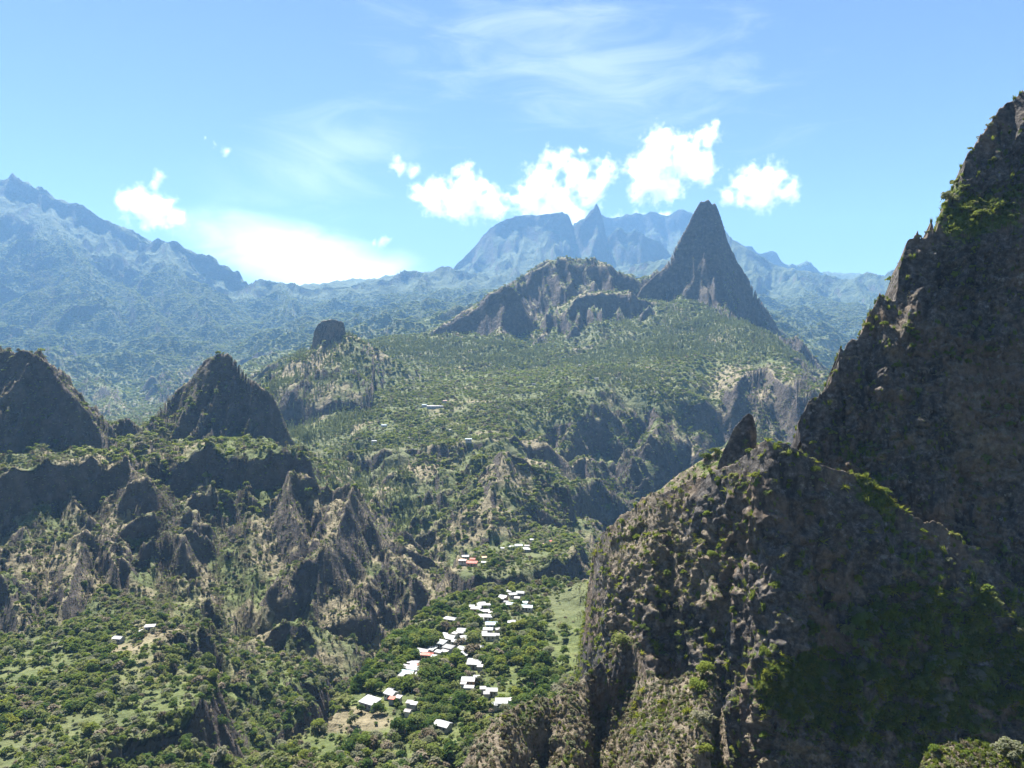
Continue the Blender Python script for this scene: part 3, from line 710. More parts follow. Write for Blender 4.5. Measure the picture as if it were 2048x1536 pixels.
V_but, nr_b, nc_b, msk_but = relief(CREST_BUT, 1165, 2220, 560, 330, 1760, m_main, seed=5, crag=1.5, jag=3.0, back=60, anchors=[(1165,1250,284,1.5),(1215,1056,262,1.5),(1340,976,236,1.6),(1534,880,203,3.0),(1700,950,200,3.2),(1850,1042,196,3.2),(2000,1130,190,3.2),(2220,1300,180,3.2)])

def m_spur(px, py):
    m = np.full(px.shape, 0.42) + 0.45 * perlin2(px / 60.0 + 7, py / 50.0)
    m = m + 2.6 * blob(px, py, 1215, 1385, 34, 50) + 2.0 * blob(px, py, 1275, 1330, 30, 40) + 1.6 * blob(px, py, 1085, 1475, 20, 46) + 1.2 * blob(px, py, 1450, 1480, 20, 90)
    return np.maximum(m, 0.22)
CREST_SPUR = [(840,1680,128),(880,1600,132),(905,1556,136),(922,1532,138),(944,1497,142),(965,1466,145),(988,1440,149),(1012,1420,152),(1045,1404,156),(1072,1398,159),(1100,1396,161),(1128,1380,164),(1152,1364,167),(1180,1340,170),(1212,1312,174),(1242,1284,177),(1262,1266,178),(1274,1290,174),(1290,1335,166),(1320,1362,160),(1355,1360,157),(1390,1346,155),(1418,1336,154),(1434,1352,152),(1442,1400,148),(1450,1460,142),(1466,1540,136),(1490,1650,128)]
V_spur, nr_s, nc_s, msk_spur = relief(CREST_SPUR, 840, 1600, 420, 250, 1800, m_spur, back=40, nb=16, bslope=1.8, amp=.62, seed=11)

def m_knoll(px, py): return np.full(px.shape, 0.75) + 0.3 * perlin2(px / 40.0, py / 40.0)
CREST_KNOLL = [(1250,1060,268),(1282,1006,268),(1312,984,267),(1340,962,266),(1366,942,265),(1392,924,264),(1420,908,262),(1446,896,260),(1470,886,258),(1500,884,256),(1530,890,256),(1580,930,256),(1640,1000,256)]
V_knoll, nr_k, nc_k, msk_knoll = relief(CREST_KNOLL, 1250, 1640, 170, 90, 1200, m_knoll, back=40, nb=10, amp=.5, seed=21, feat=.6)
def m_pin(px, py): return np.full(px.shape, 4.0)
CREST_PIN = [(1436,930,250),(1446,905,250),(1455,884,250),(1463,866,250),(1471,850,250),(1480,842,250),(1488,833,250),(1497,828,250),(1505,833,250),(1510,848,250),(1513,868,250),(1513,890,250),(1511,930,250)]
V_pin, nr_p, nc_p, msk_pin = relief(CREST_PIN, 1436, 1512, 90, 90, 985, m_pin, back=16, nb=12, bslope=2.2, amp=.34, seed=31, feat=.9)
def m_ledge(px, py): return np.full(px.shape, 0.45) + 0.2 * perlin2(px / 70.0, py / 50.0)
CREST_LEDGE = [(1790,1640,74),(1822,1570,76),(1845,1532,77),(1868,1505,78),(1905,1488,79),(1950,1484,79),(1990,1494,78),(2030,1498,77),(2070,1485,77),(2150,1470,77),(2300,1420,77)]
V_ledge, nr_l, nc_l, msk_ledge = relief(CREST_LEDGE, 1790, 2300, 170, 110, 1800, m_ledge, back=25, nb=10, bslope=1.6, amp=.35, seed=41, feat=.8)
def m_knob(px, py): return np.full(px.shape, 3.2)
CREST_KNOB = [(610,745,1452),(619,712,1452),(624,690,1452),(628,662,1452),(634,650,1452),(642,645,1452),(656,642,1452),(668,640,1452),(680,642,1452),(688,646,1452),(691,660,1452),(694,684,1452),(698,720,1452),(702,745,1452)]
V_knob, nr_kb, nc_kb, msk_knob = relief(CREST_KNOB, 610, 702, 110, 90, 790, m_knob, back=60, nb=14, bslope=2.0, amp=1.5, seed=51, feat=.8)
print('cliffs', time.time() - T0)
# ------------------------------------------------------------------ materials
class NT:
    def __init__(self, name):
        self.mat = bpy.data.materials.new(name); self.mat.use_nodes = True
        self.t = self.mat.node_tree; self.t.nodes.clear()
        self.out = self.t.nodes.new('ShaderNodeOutputMaterial')
    def n(self, typ, **kw):
        nd = self.t.nodes.new(typ)
        for k, v in kw.items():
            if k in ('operation', 'blend_type', 'data_type', 'attribute_name', 'feature', 'noise_dimensions', 'distance', 'interpolation_type', 'noise_type', 'attribute_type', 'vector_type'): setattr(nd, k, v)
        return nd
    def set(self, nd, key, v):
        s = nd.inputs[key]
        if isinstance(v, bpy.types.NodeSocket): self.t.links.new(v, s)
        else: s.default_value = v
        return nd
    def noise(self, vec, scale, detail=6, rough=.6, dist=0.0):
        nd = self.n('ShaderNodeTexNoise')
        self.set(nd, 'Vector', vec); nd.inputs['Scale'].default_value = scale; nd.inputs['Detail'].default_value = detail
        nd.inputs['Roughness'].default_value = rough; nd.inputs['Distortion'].default_value = dist
        return nd.outputs[0]
    def voro(self, vec, scale, feature='F1'):
        nd = self.n('ShaderNodeTexVoronoi', feature=feature)
        self.set(nd, 'Vector', vec); nd.inputs['Scale'].default_value = scale
        return nd
    def math(self, op, a, b=None, c=None, clamp=False):
        nd = self.n('ShaderNodeMath', operation=op); nd.use_clamp = clamp
        self.set(nd, 0, a)
        if b is not None: self.set(nd, 1, b)
        if c is not None: self.set(nd, 2, c)
        return nd.outputs[0]
    def ramp(self, fac, stops):
        nd = self.n('ShaderNodeValToRGB'); self.set(nd, 0, fac)
        cr = nd.color_ramp
        while len(cr.elements) < len(stops): cr.elements.new(0.5)
        for e, (p, c) in zip(cr.elements, stops): e.position = p; e.color = (*c, 1) if len(c) == 3 else c
        return nd.outputs[0]
    def step(self, fac, lo, hi):
        nd = self.n('ShaderNodeMapRange', interpolation_type='SMOOTHSTEP')
        self.set(nd, 0, fac); nd.inputs[1].default_value = lo; nd.inputs[2].default_value = hi
        return nd.outputs[0]
    def mix(self, fac, a, b, blend='MIX'):
        nd = self.n('ShaderNodeMix', data_type='RGBA', blend_type=blend)
        self.set(nd, 0, fac)
        for key, v in ((6, a), (7, b)):
            if isinstance(v, bpy.types.NodeSocket): self.t.links.new(v, nd.inputs[key])
            else: nd.inputs[key].default_value = (*v, 1)
        return nd.outputs[2]
    def bump(self, h, strength, dist, normal=None):
        nd = self.n('ShaderNodeBump'); self.set(nd, 'Height', h)
        nd.inputs['Strength'].default_value = strength; nd.inputs['Distance'].default_value = dist
        if normal is not None: self.t.links.new(normal, nd.inputs['Normal'])
        return nd.outputs[0]
    def finish(self, col, normal=None, rough=0.9, spec=0.15):
        b = self.n('ShaderNodeBsdfPrincipled'); self.set(b, 'Base Color', col if isinstance(col, bpy.types.NodeSocket) else (*col, 1))
        self.set(b, 'Roughness', rough); b.inputs['Specular IOR Level'].default_value = spec
        if normal is not None: self.t.links.new(normal, b.inputs['Normal'])
        self.t.links.new(b.outputs[0], self.out.inputs[0])
        return self.mat
    def pos(self):
        return self.n('ShaderNodeNewGeometry').outputs['Position']
    def attr(self, name):
        a = self.n('ShaderNodeAttribute', attribute_name=name); s = self.n('ShaderNodeSeparateColor'); self.t.links.new(a.outputs['Color'], s.inputs[0])
        return s.outputs

def mat_terrain():
    """Mountain ground: mask R bare rock, G dry grass, B leafy cover."""
    k = NT('mountain_ground'); p = k.pos(); r, g, b = k.attr('mask')[:3]
    n1 = k.noise(p, 1 / 45, 9, .62); n2 = k.noise(p, 1 / 9, 7, .65); n3 = k.noise(p, 1 / 260, 5, .55)
    rock = k.ramp(n2, [(.25, (.030, .025, .023)), (.5, (.066, .055, .049)), (.72, (.125, .104, .090))])
    rock = k.mix(k.step(n1, .42, .62), rock, k.ramp(n2, [(.3, (.050, .044, .034)), (.7, (.118, .098, .076))]))
    grass = k.ramp(n2, [(.25, (.105, .092, .054)), (.5, (.172, .148, .092)), (.75, (.245, .208, .138))])
    green = k.ramp(n2, [(.25, (.045, .060, .022)), (.45, (.078, .098, .034)), (.6, (.110, .128, .046)), (.78, (.160, .165, .068))])
    green = k.mix(k.step(n3, .38, .62), green, k.ramp(n1, [(.3, (.060, .078, .034)), (.7, (.130, .132, .068))]))
    gm = k.step(k.math('ADD', g, k.math('MULTIPLY', k.math('SUBTRACT', n1, .5), .9)), .35, .65)
    c = k.mix(gm, green, grass)
    c = k.mix(k.math('MULTIPLY', k.step(b, .15, .8), .85), c, k.ramp(n1, [(.3, (.026, .042, .018)), (.5, (.046, .066, .026)), (.7, (.078, .098, .042))]))
    rm = k.step(k.math('ADD', r, k.math('MULTIPLY', k.math('SUBTRACT', n2, .5), .8)), .38, .62)
    c = k.mix(rm, c, rock)
    v = k.voro(p, 1 / 11); v2 = k.voro(p, 1 / 26)
    can = k.math('MULTIPLY', k.math('ADD', k.math('MULTIPLY', v.outputs['Distance'], -1.0), k.math('MULTIPLY', v2.outputs['Distance'], -.8)), k.math('SUBTRACT', 1, rm))
    nrm = k.bump(can, .9, 3.2)
    nrm = k.bump(k.math('ADD', n1, k.math('MULTIPLY', n2, .5)), 1.0, 9.0, nrm)
    nrm = k.bump(k.math('MULTIPLY', k.noise(p, 1 / 95, 7, .65), b), 1.0, 60.0, nrm)
    return k.finish(c, nrm)

def mat_cliff():
    """Near basalt wall: R moss and grass cover, G dry brown scrub."""
    k = NT('cliff_rock'); p = k.pos(); r, g, b = k.attr('mask')[:3]
    n1 = k.noise(p, 1 / 7, 8, .62); n2 = k.noise(p, 1 / 1.6, 8, .68); n3 = k.noise(p, 1 / 22, 6, .6)
    vor = k.voro(p, 1 / 2.4)
    mp = k.n('ShaderNodeMapping'); k.t.links.new(p, mp.inputs[0]); mp.inputs['Scale'].default_value = (1, 1, .16)
    st = k.noise(mp.outputs[0], 1 / 4.5, 7, .65, .6)
    rock = k.ramp(n2, [(.25, (.020, .018, .017)), (.46, (.062, .055, .050)), (.60, (.120, .108, .098)), (.78, (.30, .28, .265))])
    rock = k.mix(k.step(n3, .46, .60), rock, k.ramp(n2, [(.3, (.070, .050, .036)), (.7, (.190, .145, .105))]))
    rock = k.mix(k.math('MULTIPLY', k.step(st, .50, .66), .8), rock, (.020, .019, .019))
    rock = k.mix(k.math('MULTIPLY', k.step(k.noise(p, 1 / 3.1, 6, .7), .58, .70), .7), rock, (.26, .25, .225))
    dry = k.ramp(n2, [(.25, (.060, .048, .034)), (.5, (.150, .124, .090)), (.75, (.255, .215, .165))])
    grs = k.ramp(n2, [(.25, (.020, .030, .009)), (.45, (.060, .086, .020)), (.62, (.110, .140, .032)), (.78, (.180, .195, .055))])
    c = k.mix(k.step(k.math('ADD', g, k.math('MULTIPLY', k.math('SUBTRACT', n1, .5), 1.3)), .38, .62), rock, dry)
    c = k.mix(k.step(k.math('ADD', r, k.math('MULTIPLY', k.math('SUBTRACT', k.noise(p, 1 / 2.6, 6, .7), .5), 2.2)), .42, .60), c, grs)
    nrm = k.bump(k.math('ADD', k.math('MULTIPLY', n1, 1.2), k.math('ADD', n2, k.math('MULTIPLY', vor.outputs['Distance'], .35))), 1.0, 1.0)
    return k.finish(c, nrm)

def mat_leaf(name, stops, trans=.45, vscale=.35):
    """Leaves: tint varies from plant to plant and from spray to spray; some light comes through."""
    k = NT(name)
    rnd = k.n('ShaderNodeObjectInfo').outputs['Random']
    p = k.pos()
    nn = k.noise(p, vscale, 2, .5)
    f = k.math('ADD', k.math('MULTIPLY', rnd, .75), k.math('MULTIPLY', nn, .5), clamp=True)
    c = k.ramp(k.math('SUBTRACT', f, .12, clamp=True), stops)
    d = k.n('ShaderNodeBsdfDiffuse'); k.t.links.new(c, d.inputs[0])
    tr = k.n('ShaderNodeBsdfTranslucent'); k.t.links.new(k.mix(.5, c, (.26, .30, .05)), tr.inputs[0])
    mx = k.n('ShaderNodeMixShader'); mx.inputs[0].default_value = trans
    k.t.links.new(d.outputs[0], mx.inputs[1]); k.t.links.new(tr.outputs[0], mx.inputs[2]); k.t.links.new(mx.outputs[0], k.out.inputs[0])
    return k.mat

def mat_plain(name, stops, scale=1.0, rough=.8, spec=.2, bump=0.0, rnd=0.0):
    k = NT(name)
    tc = k.n('ShaderNodeTexCoord').outputs['Object']
    nn = k.noise(tc, scale, 6, .6)
    if rnd:
        nn = k.math('ADD', nn, k.math('MULTIPLY', k.math('SUBTRACT', k.n('ShaderNodeObjectInfo').outputs['Random'], .5), rnd))
    c = k.ramp(nn, stops)
    return k.finish(c, k.bump(nn, bump, .05) if bump else None, rough, spec)

M = {}
M['terrain'] = mat_terrain(); M['cliff'] = mat_cliff()
M['leaf'] = mat_leaf('broad_leaves', [(0, (.062, .092, .030)), (.3, (.100, .132, .044)), (.55, (.145, .174, .062)), (.8, (.190, .202, .080)), (1, (.215, .200, .120))])
M['leaf_dark'] = mat_leaf('dark_leaves', [(0, (.028, .054, .017)), (.5, (.052, .090, .026)), (1, (.092, .128, .038))])
M['leaf_bright'] = mat_leaf('bright_leaves', [(0, (.085, .130, .028)), (.5, (.130, .170, .036)), (1, (.200, .205, .045))])
M['leaf_grey'] = mat_leaf('grey_leaves', [(0, (.120, .132, .082)), (.5, (.175, .180, .122)), (1, (.235, .218, .165))])
M['needle'] = mat_leaf('feathery_needles', [(0, (.080, .105, .062)), (.5, (.125, .150, .088)), (1, (.180, .195, .118))])
M['dry'] = mat_leaf('dry_scrub', [(0, (.080, .066, .046)), (.5, (.160, .130, .094)), (1, (.230, .195, .145))], trans=.2)
M['agave'] = mat_leaf('rosette_leaves', [(0, (.090, .130, .020)), (.5, (.170, .200, .024)), (1, (.270, .250, .040))], trans=.4)
M['grassblade'] = mat_leaf('cliff_grass', [(0, (.050, .085, .016)), (.5, (.100, .145, .028)), (1, (.175, .190, .044))], trans=.4, vscale=.15)
M['bark'] = mat_plain('bark', [(.3, (.05, .038, .028)), (.7, (.12, .10, .08))], 3.0)
# ------------------------------------------------------------------ terrain object
def conif(X, Y):
    w = 0
    for z in [(870,700,1780,260,130),(960,710,1760,160,110),(1420,660,1850,230,170),(1500,690,1720,140,120),(1240,720,1680,140,80),(600,830,1280,80,160),(640,870,1130,50,120),(700,720,1700,120,120),(1340,700,1720,150,90)]:
        c = P(*z[:3]); w = np.maximum(w, np.exp(-(((X - c[0]) / z[3]) ** 2 + ((Y - c[1]) / z[4]) ** 2)))
    return np.clip(w * 1.4 - .2, 0, 1)
def masks_terrain():
    X, Y, Z = TX, TY, TZ
    nz = slope_z
    nA = fbm2(X.ravel() / 140, Y.ravel() / 140, 4).reshape(X.shape)
    nB = fbm2(X.ravel() / 38 + 50, Y.ravel() / 38, 4).reshape(X.shape)
    farf = sstep(2600, 4500, Y)
    steep = sstep(0.66, 0.44, nz + nB * 0.16)
    rock = np.clip(steep * (0.55 + 0.5 * TRK) + TRK * 0.42 * sstep(.85, .6, nz), 0, 1)
    rock = rock * (1 - .45 * farf)
    vg = np.exp(-(((X + 30) / 110) ** 2 + ((Y - 400) / 140) ** 2) ** 2)
    dry = np.clip(0.26 - .38 * vg + 0.55 * nA + 0.45 * nB + 0.30 * TRK , 0, 1)
    dry = dry * (1 - .75 * farf)
    def zone(px, py, Yc, rx, ry):
        c = P(px, py, Yc); return np.exp(-(((X - c[0]) / rx) ** 2 + ((Y - c[1]) / ry) ** 2))
    for z in [(690,1440,315,24,14),(745,1300,395,8,30),(950,1040,760,60,50),(640,760,1400,60,120),(1500,780,1400,120,200),(1010,930,830,40,50),(620,1000,620,60,60)]:
        dry = np.maximum(dry, .85 * zone(*z))
    lb = sstep(-20, -80, X) * sstep(450, 520, Y) * (1 - sstep(800, 900, Y))
    dry = np.clip(dry + .12 * lb, 0, 1)
    cover = np.clip(0.95 - 1.15 * rock - 0.35 * np.clip(dry - .45, 0, 1), 0, 1)
    cover = cover * (1 - .3 * lb) * (1 - .45 * sstep(.92, .74, nz) * (1 - vg))
    for z in [(1150,1210,460,34,70),(1120,1290,400,16,30),(690,1445,312,26,14),(1010,1440,300,10,10),(1030,1350,365,14,14),(745,1412,335,13,10),(940,1147,575,18,8),(1080,1115,630,30,22),(1130,1220,455,22,40),(1175,1200,470,22,40),(860,1265,445,0.1,0.1)]:
        cover = cover * (1 - .9 * zone(*z))
    return rock, dry, cover, np.clip(farf * (1 - .8 * rock) + .3 * conif(X, Y), 0, 1)
ROCK, DRY, COVER, FORM = masks_terrain()
mk = np.stack([ROCK.ravel(), DRY.ravel(), FORM.ravel(), np.ones(ROCK.size)], 1)
terrain_me = grid_mesh('terrain', TV, NRW, NC, cols={'mask': mk})
terrain = link('terrain', terrain_me, M['terrain'], kind='structure', label='green and brown eroded mountain valley ground with ravines, peaks and plateaus')

def cliff_masks(V, nr, nc, msk, green, dryb):
    n = grid_normals_any(V, nr, nc)
    x, y, z = V[:, 0], V[:, 1], V[:, 2]
    up = n[..., 2].ravel()
    px = 1024 + x / y * FOC; py = 768 - z / y * FOC
    a = fbm3(x / 11, y / 11, z / 11, 3); b2 = fbm3(x / 5 + 40, y / 5, z / 5, 3)
    g = np.clip(0.12 + 0.5 * a + .5 * np.clip(up - .35, 0, 1), 0, 1) * .8 + green(px, py)
    d = np.clip(0.15 + 0.5 * b2 + .55 * np.clip(up - .2, 0, 1), 0, 1) + dryb(px, py)
    return np.stack([np.clip(g, 0, 1), np.clip(d, 0, 1), np.zeros_like(g), np.ones_like(g)], 1), n
def grid_normals_any(V, nr, nc):
    G = V.reshape(nr, nc, 3)
    n = np.cross(np.gradient(G, axis=1), np.gradient(G, axis=0)); n /= np.linalg.norm(n, axis=2, keepdims=True) + 1e-9
    f = (n * -G).sum(-1) < 0
    n[f & (n[..., 2] < 0.15)] *= -1
    n[n[..., 2] < -0.6] *= -1
    return n
zero = lambda px, py: 0 * px
gm_main = lambda px, py: (.42 + .45 * perlin2(px / 55., py / 38.) + .3 * perlin2(px / 19., py / 15.)) * blob(px, py, 1880, 1330, 240, 190) + .55 * blob(px, py, 1600, 1380, 110, 70) + .7 * blob(px, py, 1960, 430, 120, 50) + .35 * blob(px, py, 1750, 950, 100, 120) + .4 * blob(px, py, 1440, 1120, 60, 40) - .4 * blob(px, py, 1950, 800, 130, 180) - .3 * blob(px, py, 1450, 1100, 200, 130)
dm_main = lambda px, py: .45 * blob(px, py, 1260, 1080, 110, 110) + .3 * blob(px, py, 1960, 880, 140, 140) + .35 * blob(px, py, 1380, 1170, 60, 60) + .3 * blob(px, py, 1560, 1490, 150, 70) - .15 * blob(px, py, 1600, 1000, 150, 100)
gm_spur = lambda px, py: .10 * blob(px, py, 1330, 1440, 130, 100)
dm_spur = lambda px, py: .45 + .2 * blob(px, py, 1050, 1450, 120, 80) - .5 * blob(px, py, 1225, 1375, 40, 60) - .4 * blob(px, py, 1340, 1310, 110, 40)
CL = {}
for nm, V, a, b, mskx, gf, df, lab in (
    ('cliff_face', V_main, nr_m, nc_m, msk_main, gm_main, dm_main, 'tall shaded basalt cliff with jagged pinnacled crest at the right edge'),
    ('cliff_buttress', V_but, nr_b, nc_b, msk_but, gm_main, dm_main, 'broad shaded rock buttress in front of the tall cliff, sunlit along its left edge'),
    ('rock_spur', V_spur, nr_s, nc_s, msk_spur, gm_spur, dm_spur, 'brown sunlit rock spur in front of the shaded cliff'),
    ('rock_knoll', V_knoll, nr_k, nc_k, msk_knoll, lambda px, py: .25 + 0 * px, lambda px, py: .4 + 0 * px, 'grassy knoll behind the crest of the shaded cliff'),
    ('rock_knob', V_knob, nr_kb, nc_kb, msk_knob, zero, lambda px, py: .1 + 0 * px, 'blocky flat topped rock knob on the rim of the plateau'),
    ('rock_pinnacle', V_pin, nr_p, nc_p, msk_pin, zero, lambda px, py: .25 + 0 * px, 'single upright rock pinnacle standing on the grassy knoll'),
    ('grassy_ledge', V_ledge, nr_l, nc_l, msk_ledge, lambda px, py: .12 + 0 * px, lambda px, py: .5 + 0 * px, 'sunlit grassy ledge in the bottom right corner')):
    cm, nn = cliff_masks(V, a, b, mskx, gf, df)
    link(nm, grid_mesh(nm, V, a, b, cols={'mask': cm}), M['cliff'], kind='structure', label=lab)
    CL[nm] = (V, a, b, cm, nn)
print('ground objects', time.time() - T0)

# ------------------------------------------------------------------ foliage prototypes
def quads_mesh(name, cen, nrm, size, mat, asp=1.6, seed=0, extra=None):
    """Many small leaf sprays: cen (n,3), nrm (n,3) facing, size (n,)."""
    rs = np.random.RandomState(seed); n = len(cen)
    t = rs.normal(size=(n, 3)); t -= (t * nrm).sum(1, keepdims=True) * nrm; t /= np.linalg.norm(t, axis=1, keepdims=True) + 1e-9
    bt = np.cross(nrm, t)
    h = size[:, None] * .5
    V = np.stack([cen - t * h * asp, cen - bt * h, cen + t * h * asp, cen + bt * h], 1)
    V[:, 1] += nrm * h * .25; V[:, 3] += nrm * h * .25
    V = V.reshape(-1, 3)
    me = bpy.data.meshes.new(name)
    vv = [tuple(v) for v in V]; ff = [(4 * i, 4 * i + 1, 4 * i + 2, 4 * i + 3) for i in range(n)]
    me.from_pydata(vv, [], ff)
    me.materials.append(mat)
    return me

def crown_points(n, rs, lumps, rx, rz, zc):
    """Leaf positions over a cluster of uneven lobes; normals lean outwards."""
    L = rs.normal(size=(lumps, 3)); L /= np.linalg.norm(L, axis=1, keepdims=True)
    L[:, 2] = np.abs(L[:, 2]) * .9 - .15
    r0 = .45 + .35 * rs.rand(lumps)
    lr = .34 + .26 * rs.rand(lumps)
    i = rs.randint(0, lumps, n)
    d = rs.normal(size=(n, 3)); d /= np.linalg.norm(d, axis=1, keepdims=True)
    d[:, 2] = np.where(d[:, 2] < -.4, -d[:, 2], d[:, 2])
    p = L[i] * r0[i][:, None] + d * (lr[i] * (.75 + .3 * rs.rand(n)))[:, None]
    nr_ = .55 * d + np.array([0, 0, .75]) + .45 * rs.normal(size=(n, 3)); nr_ /= np.linalg.norm(nr_, axis=1, keepdims=True)
    p = p * np.array([rx, rx, rz]); p[:, 2] += zc
    return p, nr_

def proto_broad(name, n, mat, seed, rx=.5, rz=.46, zc=.46, size=.16, lumps=9):
    rs = np.random.RandomState(seed)
    p, nn = crown_points(n, rs, lumps, rx, rz, zc)
    return quads_mesh(name, p, nn, size * (.6 + .8 * rs.rand(n)), mat, seed=seed)

def proto_needle(name, n, mat, seed, rad=.2):
    rs = np.random.RandomState(seed)
    t = rs.rand(n) ** .8; z = .12 + .9 * t
    r = rad * (1 - t * .85) * (.35 + .75 * rs.rand(n)); a = rs.rand(n) * 2 * np.pi
    p = np.stack([r * np.cos(a), r * np.sin(a), z], 1)
    nn = np.stack([.6 * np.cos(a), .6 * np.sin(a), .9 + .3 * rs.normal(size=n)], 1) + .5 * rs.normal(size=(n, 3)); nn /= np.linalg.norm(nn, axis=1, keepdims=True)
    return quads_mesh(name, p, nn, .12 * (.6 + .8 * rs.rand(n)), mat, asp=1.8, seed=seed)

def proto_grass(name, n, mat, seed, spread=.5, h=1.0, w=.05):
    rs = np.random.RandomState(seed); vv = []; ff = []
    for i in range(n):
        a = rs.rand() * 6.283; b = spread * rs.rand(); l = h * (.55 + .5 * rs.rand()); k = rs.rand() * 6.283
        x0, y0 = .25 * math.cos(k) * rs.rand(), .25 * math.sin(k) * rs.rand(); ca, sa = math.cos(a), math.sin(a); i0 = len(vv)
        ww = w * (.7 + .6 * rs.rand())
        vv += [(x0 - sa * ww, y0 + ca * ww, 0), (x0 + sa * ww, y0 - ca * ww, 0), (x0 + ca * b * l * .45 + sa * ww * .8, y0 + sa * b * l * .45 - ca * ww * .8, l * .6), (x0 + ca * b * l * .45 - sa * ww * .8, y0 + sa * b * l * .45 + ca * ww * .8, l * .6), (x0 + ca * b * l, y0 + sa * b * l, l * (1 - .35 * b))]
        ff += [(i0, i0 + 1, i0 + 2, i0 + 3), (i0 + 3, i0 + 2, i0 + 4)]
    me = bpy.data.meshes.new(name); me.from_pydata(vv, [], ff); me.materials.append(mat); return me

def proto_rosette(name, n, mat, seed):
    """Agave-like rosette of stiff arching blades, about 1 m across."""
    rs = np.random.RandomState(seed); vv = []; ff = []
    for i in range(n):
        a = i * 2.39996 + rs.rand() * .3; t = i / n; el = math.radians(78 - 62 * t + 8 * rs.normal()); l = (.55 + .45 * rs.rand()) * (.7 + .3 * t)
        ca, sa = math.cos(a), math.sin(a); w = .05 + .02 * rs.rand(); i0 = len(vv)
        for f, ww in ((0, .6), (.35, 1.0), (.7, .75), (1, .05)):
            e = el - .35 * f * f
            r = l * f * math.cos(e); z = l * f * math.sin(e)
            vv += [(r * ca - sa * w * ww, r * sa + ca * w * ww, z + .02), (r * ca, r * sa, z - .02 * ww), (r * ca + sa * w * ww, r * sa - ca * w * ww, z + .02)]
        for q in range(3):
            b0 = i0 + q * 3
            ff += [(b0, b0 + 1, b0 + 4, b0 + 3), (b0 + 1, b0 + 2, b0 + 5, b0 + 4)]
    me = bpy.data.meshes.new(name); me.from_pydata(vv, [], ff); me.materials.append(mat); return me

proto_col = bpy.data.collections.new('plant_kinds')       # never linked to the scene: only instanced
PROTO = []
def reg(me):
    o = bpy.data.objects.new('kind_%02d' % len(PROTO), me); proto_col.objects.link(o); PROTO.append(o); return len(PROTO) - 1
PB_FAR = [reg(proto_broad('far_broad', 46, M[mm], 100 + i, size=.27, lumps=6)) for i, mm in enumerate(('leaf', 'leaf', 'leaf_dark', 'leaf_grey', 'leaf_bright', 'dry'))]
PB_MID = [reg(proto_broad('mid_broad', 190, M[mm], 200 + i, size=.145, lumps=9)) for i, mm in enumerate(('leaf', 'leaf', 'leaf_dark', 'leaf_grey', 'leaf_bright', 'leaf_dark', 'dry'))]
PN_FAR = [reg(proto_needle('far_needle', 40, M['needle'], 300 + i)) for i in range(2)]
PN_MID = [reg(proto_needle('mid_needle', 150, M['needle'], 310 + i)) for i in range(2)]
PS = [reg(proto_broad('scrub', 120, M[mm], 320 + i, rz=.32, zc=.28, size=.15, lumps=8)) for i, mm in enumerate(('dry', 'leaf_grey', 'leaf', 'leaf_bright'))]
PG = [reg(proto_grass('tuft', 26, M['grassblade'], 330 + i)) for i in range(2)] + [reg(proto_grass('dry_tuft', 26, M['dry'], 340 + i, h=.8)) for i in range(2)]
PR = [reg(proto_rosette('rosette', 22, M['agave'], 350 + i)) for i in range(2)]

def scatter_nodes():
    ng = bpy.data.node_groups.new('scatter', 'GeometryNodeTree')
    ng.interface.new_socket('Geometry', in_out='INPUT', socket_type='NodeSocketGeometry')
    ng.interface.new_socket('Geometry', in_out='OUTPUT', socket_type='NodeSocketGeometry')
    n = ng.nodes; l = ng.links
    gi = n.new('NodeGroupInput'); go = n.new('NodeGroupOutput')
    ci = n.new('GeometryNodeCollectionInfo'); ci.inputs['Collection'].default_value = proto_col
    ci.inputs['Separate Children'].default_value = True; ci.inputs['Reset Children'].default_value = True
    ip = n.new('GeometryNodeInstanceOnPoints'); ip.inputs['Pick Instance'].default_value = True
    def at(nm, ty):
        a = n.new('GeometryNodeInputNamedAttribute'); a.data_type = ty; a.inputs['Name'].default_value = nm; return a.outputs['Attribute']
    l.new(gi.outputs[0], ip.inputs['Points']); l.new(ci.outputs[0], ip.inputs['Instance'])
    l.new(at('pick', 'INT'), ip.inputs['Instance Index']); l.new(at('turn', 'FLOAT_VECTOR'), ip.inputs['Rotation']); l.new(at('size', 'FLOAT_VECTOR'), ip.inputs['Scale'])
    l.new(ip.outputs[0], go.inputs[0])
    return ng
SCATTER = scatter_nodes()
def scatter(name, pts, pick, turn, size, label):
    me = bpy.data.meshes.new(name)
    me.vertices.add(len(pts)); me.vertices.foreach_set('co', np.ascontiguousarray(pts, np.float32).ravel())
    a = me.attributes.new('pick', 'INT', 'POINT'); a.data.foreach_set('value', np.ascontiguousarray(pick, np.int32))
    a = me.attributes.new('turn', 'FLOAT_VECTOR', 'POINT'); a.data.foreach_set('vector', np.ascontiguousarray(turn, np.float32).ravel())
    a = me.attributes.new('size', 'FLOAT_VECTOR', 'POINT'); a.data.foreach_set('vector', np.ascontiguousarray(size, np.float32).ravel())
    o = link(name, me, kind='stuff', label=label)
    md = o.modifiers.new('scatter', 'NODES'); md.node_group = SCATTER
    return o

